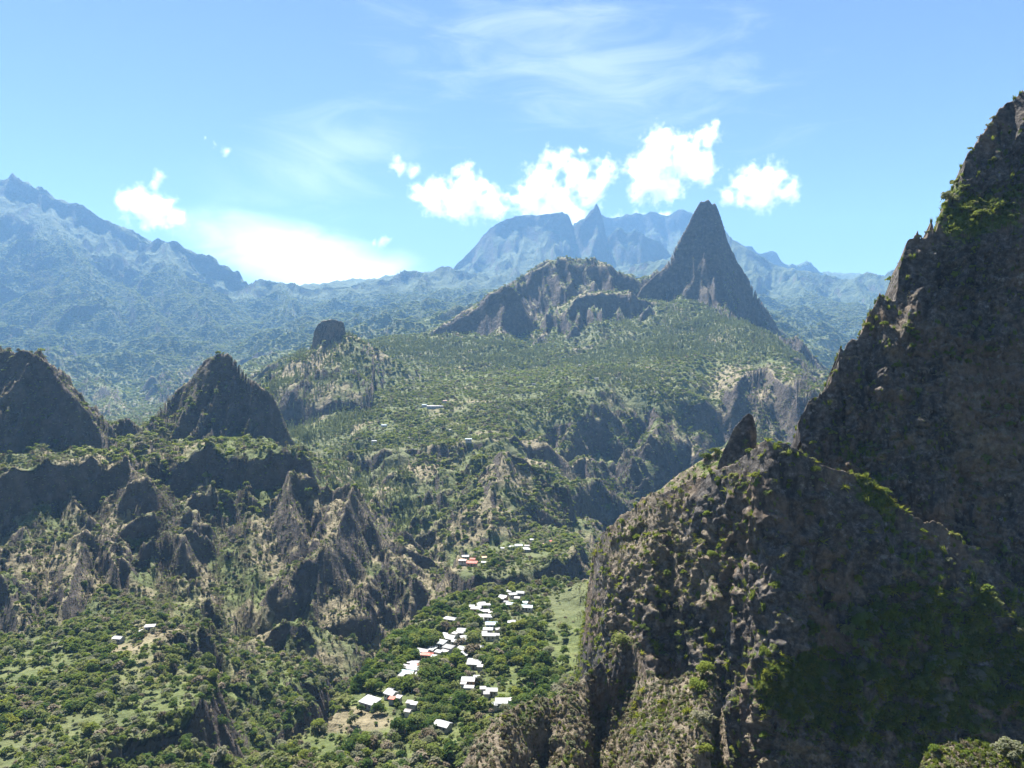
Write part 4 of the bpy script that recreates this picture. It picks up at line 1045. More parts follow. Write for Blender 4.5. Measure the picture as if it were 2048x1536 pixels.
# ------------------------------------------------------------------ woods over the terrain
rs = np.random.RandomState(5)
G = TV.reshape(NRW, NC, 3)
d1 = G[1:, :-1] - G[:-1, :-1]; d2 = G[:-1, 1:] - G[:-1, :-1]
AREA_H = np.abs(d1[..., 0] * d2[..., 1] - d1[..., 1] * d2[..., 0])       # plan area
AREA = np.linalg.norm(np.cross(d1, d2), axis=2)
cY = G[:-1, :-1, 1]; cX = G[:-1, :-1, 0]; cZ = G[:-1, :-1, 2]
tang = cZ / cY; runm = np.maximum.accumulate(tang, axis=0)
VIS = (tang > runm - 9.0 / cY) & (np.abs(cX / cY) < .80) & (tang > -.62)
CC = COVER[:-1, :-1]; RR = ROCK[:-1, :-1]; DD = DRY[:-1, :-1]
HOLES = []      # (x, y, r): clearings kept free of trees (houses, yards), filled below

def zoneW(x, y, px, py, Yc, rx, ry):
    c = P(px, py, Yc); return np.exp(-(((x - c[0]) / rx) ** 2 + ((y - c[1]) / ry) ** 2))
def conifer_weight(x, y):
    w = 0
    for z in [(870,700,1780,260,130),(960,710,1760,160,110),(1420,660,1850,230,170),(1500,690,1720,140,120),(1240,720,1680,140,80),(600,830,1280,80,160),(640,870,1130,50,120),(740,960,860,34,110),(790,1010,790,26,80),(1230,770,1420,70,60),(700,720,1700,120,120),(1340,700,1720,150,90)]:
        w = np.maximum(w, zoneW(x, y, *z))
    return np.clip(w * 1.6, 0, 1)

def sample_ground(n_target, lo, hi, dens):
    w = AREA * dens * VIS * sstep(lo * .97, lo * 1.03, cY) * (1 - sstep(hi * .97, hi * 1.03, cY))
    w = w.ravel(); tot = w.sum()
    n = n_target
    c = np.cumsum(w) / tot
    idx = np.searchsorted(c, (np.arange(n) + rs.rand(n)) / n).clip(0, len(w) - 1)
    i, j = np.unravel_index(idx, AREA.shape)
    a, b = rs.rand(n), rs.rand(n)
    p = (G[i, j] * ((1 - a) * (1 - b))[:, None] + G[i + 1, j] * (a * (1 - b))[:, None] + G[i, j + 1] * ((1 - a) * b)[:, None] + G[i + 1, j + 1] * (a * b)[:, None])
    return p, i, j
# ------------------------------------------------------------------ finding the ground along a bearing
def ground_at(px, py, lift=0.0, y0=230.0, y1=2600.0):
    Y = np.exp(np.linspace(math.log(y0), math.log(y1), 1400)); u = (px - 1024) / FOC; k = (768 - py) / FOC
    h, _ = height(u * Y, Y)
    hit = np.nonzero(h + lift >= k * Y)[0]
    i = int(hit[0]) if len(hit) else 1399
    yv = float(Y[i]); return Vector((u * yv, yv, float(h[i])))

# ------------------------------------------------------------------ houses
def roof_mat(name, col, worn):
    k = NT(name); tc = k.n('ShaderNodeTexCoord').outputs['Object']
    n1 = k.noise(tc, .8, 6, .65); n2 = k.noise(tc, 3.5, 4, .6)
    mp = k.n('ShaderNodeMapping'); k.t.links.new(tc, mp.inputs[0]); mp.inputs['Scale'].default_value = (1.15, .02, .02)
    pan = k.n('ShaderNodeTexWhiteNoise'); pan.noise_dimensions = '1D'
    sx = k.n('ShaderNodeSeparateXYZ'); k.t.links.new(mp.outputs[0], sx.inputs[0]); k.t.links.new(k.math('FLOOR', sx.outputs[0]), pan.inputs['W'])
    c = k.mix(k.math('MULTIPLY', k.step(n1, .48, .75), .55), col, worn)
    c = k.mix(k.math('MULTIPLY', k.n('ShaderNodeObjectInfo').outputs['Random'], .5), c, tuple(v * .6 for v in worn))
    c = k.mix(k.math('MULTIPLY', pan.outputs['Value'], .6), c, tuple(v * .5 for v in col))
    wv = k.math('SINE', k.math('MULTIPLY', sx.outputs[0], 36.0))
    return k.finish(c, k.bump(wv, .35, .03), .5, .3)
RM = {
 'white': roof_mat('roof_white', (.40, .415, .43), (.22, .20, .185)), 'pale': roof_mat('roof_pale', (.40, .38, .37), (.27, .22, .19)),
 'blue': roof_mat('roof_blue', (.42, .56, .68), (.50, .52, .54)), 'teal': roof_mat('roof_teal', (.52, .68, .68), (.52, .55, .54)),
 'red': roof_mat('roof_red', (.46, .10, .065), (.40, .16, .10)), 'pink': roof_mat('roof_pink', (.60, .36, .30), (.48, .30, .24)),
 'grey': roof_mat('roof_grey', (.24, .24, .24), (.14, .13, .12)), 'orange': roof_mat('roof_orange', (.66, .34, .16), (.5, .3, .2))}
WM = [mat_plain('wall_cream', [(.3, (.40, .37, .32)), (.7, (.55, .52, .46))], 1.5, bump=.2), mat_plain('wall_grey', [(.3, (.24, .24, .24)), (.7, (.36, .36, .35))], 1.5, bump=.2),
      mat_plain('wall_ochre', [(.3, (.36, .20, .12)), (.7, (.48, .30, .19))], 1.5, bump=.2), mat_plain('wall_blue', [(.3, (.22, .30, .36)), (.7, (.34, .42, .48))], 1.5, bump=.2)]
M_DOOR = mat_plain('door_wood', [(.3, (.07, .045, .03)), (.7, (.14, .09, .06))], 4.0)
k_ = NT('window_glass'); M_WIN = k_.finish((.02, .025, .03), None, .12, .6)

def box_bm(bm, x0, x1, y0, y1, z0, z1):
    v = [bm.verts.new(c) for c in ((x0, y0, z0), (x1, y0, z0), (x1, y1, z0), (x0, y1, z0), (x0, y0, z1), (x1, y0, z1), (x1, y1, z1), (x0, y1, z1))]
    for f in ((0, 3, 2, 1), (4, 5, 6, 7), (0, 1, 5, 4), (1, 2, 6, 5), (2, 3, 7, 6), (3, 0, 4, 7)): bm.faces.new([v[i] for i in f])
def bm_obj(name, bm, mat, parent):
    me = bpy.data.meshes.new(name); bmesh.ops.recalc_face_normals(bm, faces=bm.faces); bm.to_mesh(me); bm.free()
    return link(name, me, mat, parent)
def slab(bm, pts, th=.12):
    """A thin roof sheet from its upper outline."""
    a = [bm.verts.new(p) for p in pts]; b = [bm.verts.new((p[0], p[1], p[2] - th)) for p in pts]; n = len(pts)
    bm.faces.new(a); bm.faces.new(b[::-1])
    for i in range(n): bm.faces.new((a[i], b[i], b[(i + 1) % n], a[(i + 1) % n]))

def house(p, w, d, yaw, kind, roofc, wallc, label, h=2.5, group=None, porch=False):
    root = link('house', None, loc=p, rz=yaw, label=label, cat='house', group=group)
    hw, hd = w / 2, d / 2; ov = .35
    bm = bmesh.new(); rise = {'gable': .20 * d, 'hip': .20 * d, 'mono': .13 * d, 'flat': .03 * d}[kind]
    box_bm(bm, -hw, hw, -hd, hd, -3.0, h)
    if kind == 'gable':
        for s in (-hw, hw):
            pass
        v = [bm.verts.new(c) for c in ((-hw, -hd, h + .003), (-hw, hd, h + .003), (-hw, 0, h + rise - .06), (hw, -hd, h + .003), (hw, hd, h + .003), (hw, 0, h + rise - .06))]
        bm.faces.new((v[0], v[1], v[2])); bm.faces.new((v[3], v[5], v[4])); bm.faces.new((v[0], v[2], v[5], v[3])); bm.faces.new((v[1], v[4], v[5], v[2]))
    bm_obj('wall', bm, WM[wallc], root)
    bm = bmesh.new(); X, Yd = hw + ov, hd + ov; zl = h - ov * rise / max(hd, .1) + .14; zt = h + rise + .14
    if kind == 'gable':
        slab(bm, [(-X, -Yd, zl), (X, -Yd, zl), (X, -.02, zt), (-X, -.02, zt)]); slab(bm, [(-X, .02, zt), (X, .02, zt), (X, Yd, zl), (-X, Yd, zl)])
    elif kind == 'hip':
        rx = max(hw - hd * .9, .25)
        slab(bm, [(-X, -Yd, zl), (X, -Yd, zl), (rx, -.02, zt), (-rx, -.02, zt)]); slab(bm, [(-rx, .02, zt), (rx, .02, zt), (X, Yd, zl), (-X, Yd, zl)])
        slab(bm, [(X, -Yd, zl - .006), (X, Yd, zl - .006), (rx, 0, zt - .006)]); slab(bm, [(-X, Yd, zl - .006), (-X, -Yd, zl - .006), (-rx, 0, zt - .006)])
    else:
        slab(bm, [(-X, -Yd, h + .14), (X, -Yd, h + .14), (X, Yd, h + .14 + rise), (-X, Yd, h + .14 + rise)])
    rf = bm_obj('roof', bm, RM[roofc], root)
    if kind in ('gable', 'hip'):
        bm = bmesh.new(); rx = X if kind == 'gable' else max(hw - hd * .9, .25)
        box_bm(bm, -rx, rx, -.18, .18, zt - .02, zt + .05); bm_obj('ridge_cap', bm, RM[roofc], rf)
    if w > 4.5:
        bm = bmesh.new(); box_bm(bm, -.45, .45, -hd - .05, -hd + .02, 0.0, 2.05); bm_obj('door', bm, M_DOOR, root)
        for sx in (-1, 1):
            bm = bmesh.new(); cx = sx * hw * .58; box_bm(bm, cx - .5, cx + .5, -hd - .04, -hd + .02, .95, 1.95); bm_obj('window', bm, M_WIN, root)
    if porch:
        bm = bmesh.new(); slab(bm, [(-hw * .8, -hd - 2.4, h - .45), (hw * .8, -hd - 2.4, h - .45), (hw * .8, -hd - .36, h - .1), (-hw * .8, -hd - .36, h - .1)]); bm_obj('porch_roof', bm, RM[roofc], root)
        for sx in (-1, 1):
            bm = bmesh.new(); box_bm(bm, sx * hw * .75 - .06, sx * hw * .75 + .06, -hd - 2.3, -hd - 2.18, -1.0, h - .56); bm_obj('porch_post', bm, M_DOOR, root)
    HOLES.append((p.x, p.y, max(w, d) * .5 + 1.3)); HOLES.append((p.x - p.x / p.y * 5.0, p.y - 5.0, max(w, d) * .45)); HOLES.append((p.x - p.x / p.y * 9.0, p.y - 9.0, max(w, d) * .36))
    if roofc == 'red' and w > 4: HOLES.append((p.x - p.x / p.y * 7.0, p.y - 7.0, 8.0))
    return root

HOUSES = [  # px, py, width px, depth/width, yaw deg, roof kind, roof colour, wall, label, porch
 (1018,1184,11,.8,-20,'mono','white',0,'small white roofed shed at the very far end of the village',0),
 (1007,1195,15,.8,-24,'gable','white',2,'white gabled house with a dark wall at the village far end',1),
 (1026,1190,15,.7,15,'hip','white',0,'white hipped house at the far end, middle of three roofs',0),
 (1041,1187,15,.7,-12,'gable','white',0,'white gabled house at the far end, rightmost of three roofs',0),
 (1021,1210,15,.8,-15,'gable','blue',1,'pale blue roofed house below the far end cluster',0),
 (1054,1215,22,.6,-10,'gable','teal',0,'pale teal gabled house alone at the right under tall trees',0),
 (1050,1207,9,.9,-10,'mono','teal',0,'little pale shed just behind the teal gabled house',0),
 (963,1211,17,.9,10,'mono','white',0,'large white flat roofed house at the top of the upper cluster',0),
 (944,1214,9,.8,0,'mono','white',1,'tiny white shed at the left edge of the upper cluster',0),
 (951,1219,18,.6,-4,'mono','pale',2,'pinkish pale roofed house with a dark verandah below',0),
 (968,1224,20,.6,6,'gable','white',0,'white house just below the pinkish verandah house',0),
 (976,1211,8,.9,12,'mono','white',0,'small white shed at the right edge of the upper cluster',0),
 (956,1231,12,.7,8,'gable','pale',0,'small pale gabled house beside the tiny red roof',0),
 (948,1237,8,.8,-8,'mono','red',2,'tiny red roofed shed in the upper cluster',0),
 (973,1234,24,.65,-6,'hip','white',0,'wide white hipped house at the foot of the upper cluster',0),
 (983,1249,22,.7,2,'gable','blue',3,'blue walled house with pale gable end facing the slope',0),
 (976,1261,18,.6,-3,'mono','white',1,'white flat roofed house below the blue walled house',0),
 (995,1259,9,.9,25,'gable','pale',0,'small pale gabled shed right of the blue walled house',0),
 (978,1273,27,.4,-4,'mono','white',0,'long low white building below the blue walled house',0),
 (994,1271,7,.9,-4,'mono','white',0,'tiny white shed at the right end of the long low building',0),
 (1023,1246,14,.8,-3,'mono','white',1,'white roofed shed alone above the brown palm',0),
 (900,1239,24,.55,-18,'hip','white',0,'white hipped house alone in the trees on the left',0),
 (922,1262,17,.9,-6,'hip','white',0,'square white hipped house above the main white cluster',1),
 (899,1276,26,.8,-28,'gable','white',0,'biggest white roof at the top of the main cluster',0),
 (932,1278,20,.8,18,'mono','white',1,'white roofed house at the right end of the main cluster',0),
 (913,1285,16,.7,-30,'gable','white',0,'white gabled house in the middle of the main cluster',0),
 (881,1287,20,.8,-28,'mono','white',0,'white roof left of the grey roof in the main cluster',0),
 (868,1297,11,.8,-28,'mono','white',1,'small white shed left of the grey roof',0),
 (897,1297,20,.7,-30,'mono','grey',1,'dark grey roofed building in the main cluster',0),
 (957,1297,17,.7,-4,'gable','white',0,'white house half hidden by trees right of the main cluster',0),
 (923,1300,16,.8,-26,'mono','white',0,'upper of two white roofs below the main cluster',0),
 (929,1311,17,.8,-26,'mono','white',0,'lower of two white roofs below the main cluster',0),
 (846,1304,24,.6,-22,'gable','white',0,'long white roof behind the red roof on the left',0),
 (862,1301,10,.8,-22,'mono','white',0,'small white shed right behind the red roof',0),
 (854,1310,22,.6,-10,'hip','red',2,'bright red hipped house on the left of the village',0),
 (877,1305,12,.8,-28,'mono','white',0,'white shed between the red roof and the grey roof',0),
 (868,1314,9,.8,-20,'mono','white',0,'little white shed at the lower right of the red roof',0),
 (831,1325,14,.6,5,'hip','white',0,'white hipped house at the back of the long white cluster',0),
 (839,1331,9,.9,25,'gable','red',2,'small red gabled shed at the back of the long white cluster',0),
 (827,1332,12,.6,-5,'mono','white',0,'white shed between the small red gable and the long roofs',0),
 (811,1335,14,.8,-28,'mono','pale',1,'pale square shed at the left of the long white cluster',0),
 (832,1340,30,.5,-16,'mono','white',0,'upper long white roof of the left cluster',0),
 (814,1347,28,.55,-16,'gable','teal',1,'lower long pale roof of the left cluster',0),
 (837,1350,14,.5,-16,'mono','white',2,'white roof at the right end of the left cluster',0),
 (948,1329,27,.65,-6,'mono','white',1,'wide white roofed house right of the dark tree mass',0),
 (944,1322,15,.5,-6,'mono','white',0,'white lean-to at the back of the wide white house',0),
 (937,1361,25,.8,-4,'gable','white',2,'big white house with a red gable front below the dark trees',0),
 (953,1356,10,.7,-4,'mono','white',0,'white wing on the right of the house with the red front',0),
 (938,1377,18,.5,-6,'mono','white',1,'white roof just below the house with the red front',0),
 (966,1378,8,.9,0,'mono','pale',1,'small pale shed beside the lower right white house',0),
 (984,1382,21,.7,-6,'gable','white',0,'white house right of the small pale shed',0),
 (1003,1406,23,.8,-4,'mono','white',0,'big white roofed house next to the brown rock spur',0),
 (989,1411,10,.8,-4,'mono','white',0,'white shed at the left of the house next to the rock spur',0),
 (1018,1402,11,.7,10,'mono','pale',0,'pale shed between the last white house and the rock spur',0),
 (740,1405,34,.75,-32,'mono','white',1,'white roofed grey house alone at the left tip of the village',0),
 (782,1388,22,.8,-30,'gable','white',0,'second white house from the left tip of the village',0),
 (782,1379,11,.8,-25,'mono','white',0,'small white shed right behind the second house from the left tip',0),
 (784,1399,9,.8,-20,'mono','red',1,'little rust coloured shed below the second house from the left tip',0),
 (819,1407,9,.8,-15,'mono','pale',1,'left of two tiny sheds in the clearing below the village',0),
 (828,1409,8,.8,-15,'mono','white',1,'right of two tiny sheds in the clearing below the village',0),
 (816,1423,11,.8,-20,'gable','pale',0,'small pale hut at the bottom of the clearing below the village',0),
 (886,1451,30,.7,-26,'gable','white',1,'white roofed house alone among dark trees at the bottom',0),
 (1034,1197,10,.8,-14,'mono','pale',1,'small pale shed below the three far end roofs',0),
 (1012,1205,8,.8,-14,'mono','grey',1,'small grey shed left of the pale blue roofed house',0),
 (958,1216,8,.9,10,'mono','grey',1,'grey lean-to between the white roof and the pinkish verandah house',0),
 (981,1226,8,.8,6,'mono','pale',1,'pale shed at the right of the upper cluster',0),
 (962,1240,9,.8,-6,'mono','pale',1,'pale shed left of the wide hipped house',0),
 (969,1267,9,.8,-4,'mono','grey',1,'grey shed left of the white flat roofed house',0),
 (910,1268,10,.8,-28,'mono','pale',0,'pale shed behind the middle of the main cluster',0),
 (889,1270,9,.8,-28,'mono','white',0,'small white shed at the back of the biggest white roof',0),
 (889,1304,14,.6,-30,'mono','pale',1,'pale roof in front of the dark grey building',0),
 (858,1296,9,.8,-25,'mono','white',1,'tiny white shed at the upper left of the red hipped house',0),
 (838,1311,12,.7,-20,'mono','pale',1,'pale roof left of the red hipped house',0),
 (820,1326,9,.8,-20,'mono','white',1,'little white shed at the upper left of the long white cluster',0),
 (848,1341,10,.7,-16,'mono','pale',1,'pale shed behind the right end of the long white cluster',0),
 (803,1352,10,.8,-20,'mono','grey',1,'grey shed at the lower left of the long white cluster',0),
 (960,1334,9,.8,-6,'mono','pale',1,'pale shed right of the wide white roofed house',0),
 (927,1369,8,.8,-4,'mono','pale',1,'pale shed left of the house with the red gable front',0),
 (973,1388,9,.8,0,'mono','grey',1,'grey tank shed below the small pale shed',0),
 (950,1406,7,.8,0,'mono','white',1,'tiny white hut under dark trees left of the last houses',0),
 (797,1396,8,.8,-25,'mono','pale',1,'pale shed right of the second house from the left tip',0),
 # second hamlet
 (925,1122,15,.7,-8,'hip','pink',0,'pink hipped house at the left end of the upper hamlet',0),
 (944,1127,20,.6,-8,'mono','red',2,'red roofed house in the upper hamlet',0),
 (945,1120,10,.7,-8,'mono','red',2,'small red shed behind the red roofed house of the upper hamlet',0),
 (931,1114,13,.6,5,'mono','white',0,'white roof behind the pink house of the upper hamlet',0),
 (968,1115,9,.8,20,'gable','orange',0,'small orange roofed hut in the upper hamlet',0),
 (969,1126,11,.7,-12,'gable','white',0,'white house right of the red house in the upper hamlet',0),
 (1037,1092,14,.7,10,'gable','blue',0,'blue gabled house in the middle of the upper hamlet',0),
 (1024,1095,11,.6,-8,'mono','white',0,'white lean-to left of the blue gabled house',0),
 (1052,1099,19,.7,-12,'hip','white',1,'white hipped house right of the blue gabled house',0),
 (1054,1093,9,.7,-8,'mono','pale',1,'pale shed behind the white hipped house of the upper hamlet',0),
 (1005,1097,6,.9,0,'mono','white',0,'tiny white hut left of the blue gabled house',0),
 (1090,1090,10,.8,-15,'gable','pink',0,'small pink roofed house at the right end of the upper hamlet',0),
 (1102,1083,6,.9,0,'mono','red',2,'tiny red hut under trees at the right end of the upper hamlet',0),
 (1064,1080,7,.8,-10,'mono','white',0,'tiny white hut at the back of the upper hamlet',0),
 # scattered homes
 (237,1278,18,.7,-16,'gable','white',1,'white roofed house alone on the bench at the far left',0),
 (300,1255,18,.6,8,'mono','white',1,'white roofed house on the bench, right of the other one',0),
 (284,1264,7,.9,-20,'mono','pale',1,'tiny pale shed between the two houses on the left bench',0),
 (866,813,24,.3,2,'mono','pale',1,'long pale school-like building in the middle of the plateau',0),
 (883,813,12,.4,2,'mono','white',1,'short white building at the right end of the long plateau building',0),
 (849,811,10,.5,2,'mono','blue',1,'pale blue building at the left end of the long plateau building',0),
 (888,803,12,.4,-4,'mono','pink',0,'pinkish low building behind the long plateau building',0),
 (768,852,10,.6,-10,'mono','blue',0,'pale blue roofed home left of the plateau centre',0),
 (749,883,11,.5,-8,'mono','white',0,'white roofed home low on the left of the plateau',0),
 (819,876,8,.6,-8,'mono','white',0,'little white home among round trees on the plateau',0),
 (902,861,8,.6,20,'mono','white',0,'white home beside bare ground on the plateau',0),
 (937,881,12,.5,5,'mono','blue',1,'pale blue roofed home near the plateau edge',0),
 (1234,757,12,.4,0,'mono','white',0,'white building on the crest below the forested apron',0),
 (1193,757,8,.5,0,'mono','white',0,'small white home on the crest left of the white building',0),
 (1216,749,14,.4,0,'mono','pink',0,'pinkish building behind the white building on the crest',0),
 (1068,769,7,.5,0,'mono','grey',1,'small grey hut right of the plateau forest',0),
 (1160,730,7,.5,0,'mono','white',0,'lone white hut at the foot of the dark bluffs',0),
]
hr = random.Random(3); HLOC = []
for (px, py, wpx, asp, yaw, kind, rc, wc, lab, porch) in HOUSES:
    far = py < 1000
    p = ground_at(px, py, lift=2.2)
    w = wpx / FOC * p.y * (1.0 if not far else 1.0)
    w = min(max(w, 2.4), 30)
    p.z += .25; HLOC.append((p.x, p.y, lab))
    house(p, w, max(w * asp, 2.2), R(yaw + hr.uniform(-4, 4)), kind, rc, wc, lab, h=2.3 if w < 4 else 2.6, porch=bool(porch), group='village houses' if py > 1160 else None)
print('houses', time.time() - T0)
# ------------------------------------------------------------------ trees
def in_holes(p):
    bad = np.zeros(len(p), bool)
    for (x, y, r) in HOLES: bad |= (p[:, 0] - x) ** 2 + (p[:, 1] - y) ** 2 < r * r
    return bad
def turns(n, tilt=.12):
    return np.stack([rs.normal(size=n) * tilt, rs.normal(size=n) * tilt, rs.rand(n) * 6.283], 1)
def pick_of(n, lst, probs):
    return np.array(lst)[rs.choice(len(lst), n, p=np.array(probs) / sum(probs))]
patch = lambda x, y, L: fbm2(x / L + 11, y / L + 4, 3)

# nearest belt
VGC = np.exp(-(((cX + 30) / 95) ** 2 + ((cY - 400) / 130) ** 2) ** 2)
dens1 = (CC ** 1.3) * (1 + 1.3 * VGC) * (.2 + .8 * sstep(-.2, .22, patch(cX.ravel(), cY.ravel(), 40).reshape(cX.shape))) + .10 * (RR > .3)
p1, i1, j1 = sample_ground(32000, 215, 640, dens1)
keep = ~in_holes(p1); p1, i1, j1 = p1[keep], i1[keep], j1[keep]
rock1 = RR[i1, j1]; n1 = len(p1)
vil = np.exp(-(((p1[:, 0] + 35) / 75) ** 2 + ((p1[:, 1] - 400) / 110) ** 2))
s1 = (1.5 + 4.3 * rs.rand(n1) ** 1.9) * (1 - .55 * rock1) * (1 + .55 * vil * rs.rand(n1)) * (.8 + .4 * sstep(-.2, .3, patch(p1[:, 0], p1[:, 1], 30)))
k1 = pick_of(n1, PB_MID, [3, 3, 2, 3.4, 2.6, 1.4, 1.6])
con = rs.rand(n1) < conifer_weight(p1[:, 0], p1[:, 1]) * .8
con |= (rs.rand(n1) < .30) & (np.abs(p1[:, 0] - (p1[:, 1] - 520) * .1 + 5) < 0)
k1 = np.where(con, pick_of(n1, PN_MID, [1, 1]), k1)
lb1 = sstep(-20, -80, p1[:, 0]) * sstep(450, 520, p1[:, 1])
s1 = s1 * (1 - .3 * lb1)
k1 = np.where(rs.rand(n1) < .6 * lb1, pick_of(n1, [PB_MID[3], PB_MID[6], PB_MID[0]], [3, 2, 1]), k1)
k1 = np.where((rock1 > .45) & (rs.rand(n1) < .75), pick_of(n1, PS, [2, 3, 2, 1]), k1)
vy = 1024 + p1[:, 0] / p1[:, 1] * FOC; vz = 768 - p1[:, 2] / p1[:, 1] * FOC
in_v = (vil > .42) & (vy > 690) & (vy < 1180)
k1 = np.where(in_v & (rs.rand(n1) < .6), pick_of(n1, [PB_MID[2], PB_MID[5], PB_MID[0], PB_MID[4]], [3, 3, 1, 1.4]), k1)
sz1 = np.stack([s1, s1, s1 * (.85 + .4 * rs.rand(n1))], 1)
isn = np.isin(k1, PN_MID); sz1[isn] = np.stack([s1[isn] * 1.3, s1[isn] * 1.3, s1[isn] * 2.0], 1)
big = s1 / p1[:, 1] * np.where((np.abs(p1[:, 0] / p1[:, 1]) < .70) & (vz < 1520) & (k1 >= PB_MID[0]) & (~np.isin(k1, PS)) & ~((vy > 1150) & (vz > 1150)), 1, 0)
order = np.argsort(-big); top = order[:300]
rest = np.ones(n1, bool); rest[top] = False
scatter('woodland', p1[rest] - np.array([0, 0, .25]), k1[rest], turns(rest.sum()), sz1[rest], 'mixed green woodland and scrub on the near slopes and round the village')

pq, iq, jq = sample_ground(30000, 215, 900, .25 + .75 * DD + .3 * RR + .8 * sstep(-20, -80, cX) * sstep(450, 520, cY))
kq_ = ~in_holes(pq); pq = pq[kq_]; nq = len(pq); sq = .7 + 1.7 * rs.rand(nq) ** 2
scatter('scrub', pq - np.array([0, 0, .1]), pick_of(nq, PS + PG[2:], [2, 3, 3, 3, 1, 1]), turns(nq), np.stack([sq, sq, sq], 1), 'low dry and green scrub between the trees on the near slopes')

# the 300 that show largest stand as single trees: trunk with limbs, and a crown of leaf sprays
def trunk_mesh(seed, conifer=False):
    r_ = random.Random(seed); bm = bmesh.new()
    def limb(a, b, ra, rb, n=6):
        a, b = Vector(a), Vector(b); q = (b - a).to_track_quat('Z', 'Y')
        A = [bm.verts.new(a + q @ Vector((ra * math.cos(t * 6.283 / n), ra * math.sin(t * 6.283 / n), 0))) for t in range(n)]
        B = [bm.verts.new(b + q @ Vector((rb * math.cos(t * 6.283 / n), rb * math.sin(t * 6.283 / n), 0))) for t in range(n)]
        for t in range(n): bm.faces.new((A[t], A[(t + 1) % n], B[(t + 1) % n], B[t]))
        bm.faces.new(B)
    if conifer:
        limb((0, 0, -.08), (.01, 0, .95), .022, .004)
    else:
        limb((0, 0, -.08), (.02, .01, .34), .034, .022)
        for i in range(5):
            a = i * 1.256 + r_.random(); e = (.02 + .26 * math.cos(a), .01 + .26 * math.sin(a), .55 + .15 * r_.random())
            limb((.02, .01, .30 + .03 * i * .4), e, .016, .005, 5)
    me = bpy.data.meshes.new('trunk'); bm.to_mesh(me); bm.free(); me.materials.append(M['bark']); return me
TR_B = [trunk_mesh(1), trunk_mesh(2)]; TR_C = trunk_mesh(3, True)
FULL = {}
for pi, mm in zip(PB_MID, ('leaf', 'leaf', 'leaf_dark', 'leaf_grey', 'leaf_bright', 'leaf_dark', 'dry')): FULL[pi] = proto_broad('crown', 620, M[mm], 400 + pi, size=.085, lumps=14)
for pi in PN_MID: FULL[pi] = proto_needle('crown', 420, M['needle'], 440 + pi)
KINDN = {PB_MID[0]: 'mid green leafy', PB_MID[1]: 'mid green leafy', PB_MID[2]: 'dark green leafy', PB_MID[3]: 'grey green bushy', PB_MID[4]: 'yellowish leafy', PB_MID[5]: 'dark green leafy', PB_MID[6]: 'dry brownish', PN_MID[0]: 'slender feathery', PN_MID[1]: 'slender feathery'}
KINDN = {a: b.replace(' leafy', '').replace(' bushy', '') for a, b in KINDN.items()}
for q in top:
    kq = int(k1[q]); x, y = vy[q], vz[q]
    hx_, hy_, hl_ = min(((h[0] - p1[q][0]) ** 2 + (h[1] - p1[q][1]) ** 2, h, None) for h in HLOC)[1]
    dx_, dy_ = p1[q][0] - hx_, p1[q][1] - hy_
    if dx_ * dx_ + dy_ * dy_ < 26 ** 2:
        rel = ('right of' if dx_ > 0 else 'left of') if abs(dx_) > abs(dy_) else ('behind' if dy_ > 0 else 'in front of')
        where = rel + ' the ' + hl_
    elif in_v[q]: where = 'among the white roofs of the village'
    elif x < 480: where = 'on the bushy benches at the lower left'
    elif x < 720: where = 'in the ravine left of the village spur' if y < 1440 else 'on the village spur near the bottom edge'
    elif x < 1180 and y > 1380: where = 'on the village spur near the bottom edge'
    else: where = 'on the slopes round the edge of the village'
    lab = '%s tree %s' % (KINDN[kq], where)
    if len(lab.split()) > 16: lab = '%s tree near the %s' % (KINDN[kq], hl_)
    if len(lab.split()) > 16: lab = '%s tree by the %s' % (KINDN[kq].split()[-1], ' '.join(w_ for w_ in hl_.split() if w_ not in ('the', 'a')))
    root = link('conifer_tree' if kq in PN_MID else 'broadleaf_tree', None, loc=Vector(p1[q]) - Vector((0, 0, .15)), rz=rs.rand() * 6.283, label=lab, cat='tree', group=lab.replace(' tree ', ' trees '))
    root.scale = tuple(float(v) for v in sz1[q])
    link('crown', FULL[kq], parent=root)
    link('trunk', TR_C if kq in PN_MID else TR_B[q % 2], parent=root)

# middle belt
dens2 = (CC ** 1.2) * (.16 + .84 * sstep(-.16, .2, patch(cX.ravel(), cY.ravel(), 60).reshape(cX.shape))) + .12 * (RR > .3)
p2, i2, j2 = sample_ground(35000, 640, 1350, dens2)
keep = ~in_holes(p2); p2, i2, j2 = p2[keep], i2[keep], j2[keep]; n2 = len(p2)
s2 = (2.8 + 4.2 * rs.rand(n2) ** 1.5) * (1 - .5 * RR[i2, j2])
k2 = pick_of(n2, PB_FAR, [3, 3, .9, 3.8, 3.4, 1.6])
cw = conifer_weight(p2[:, 0], p2[:, 1]); con = rs.rand(n2) < cw * .85
k2 = np.where(con, pick_of(n2, PN_FAR, [1, 1]), k2)
sz2 = np.stack([s2, s2, s2 * (.8 + .4 * rs.rand(n2))], 1); sz2[con] = np.stack([s2[con] * 1.3, s2[con] * 1.3, s2[con] * 2.1], 1)
scatter('plateau_woodland', p2 - np.array([0, 0, .4]), k2, turns(n2), sz2, 'green woodland covering the plateau and the slopes below it')
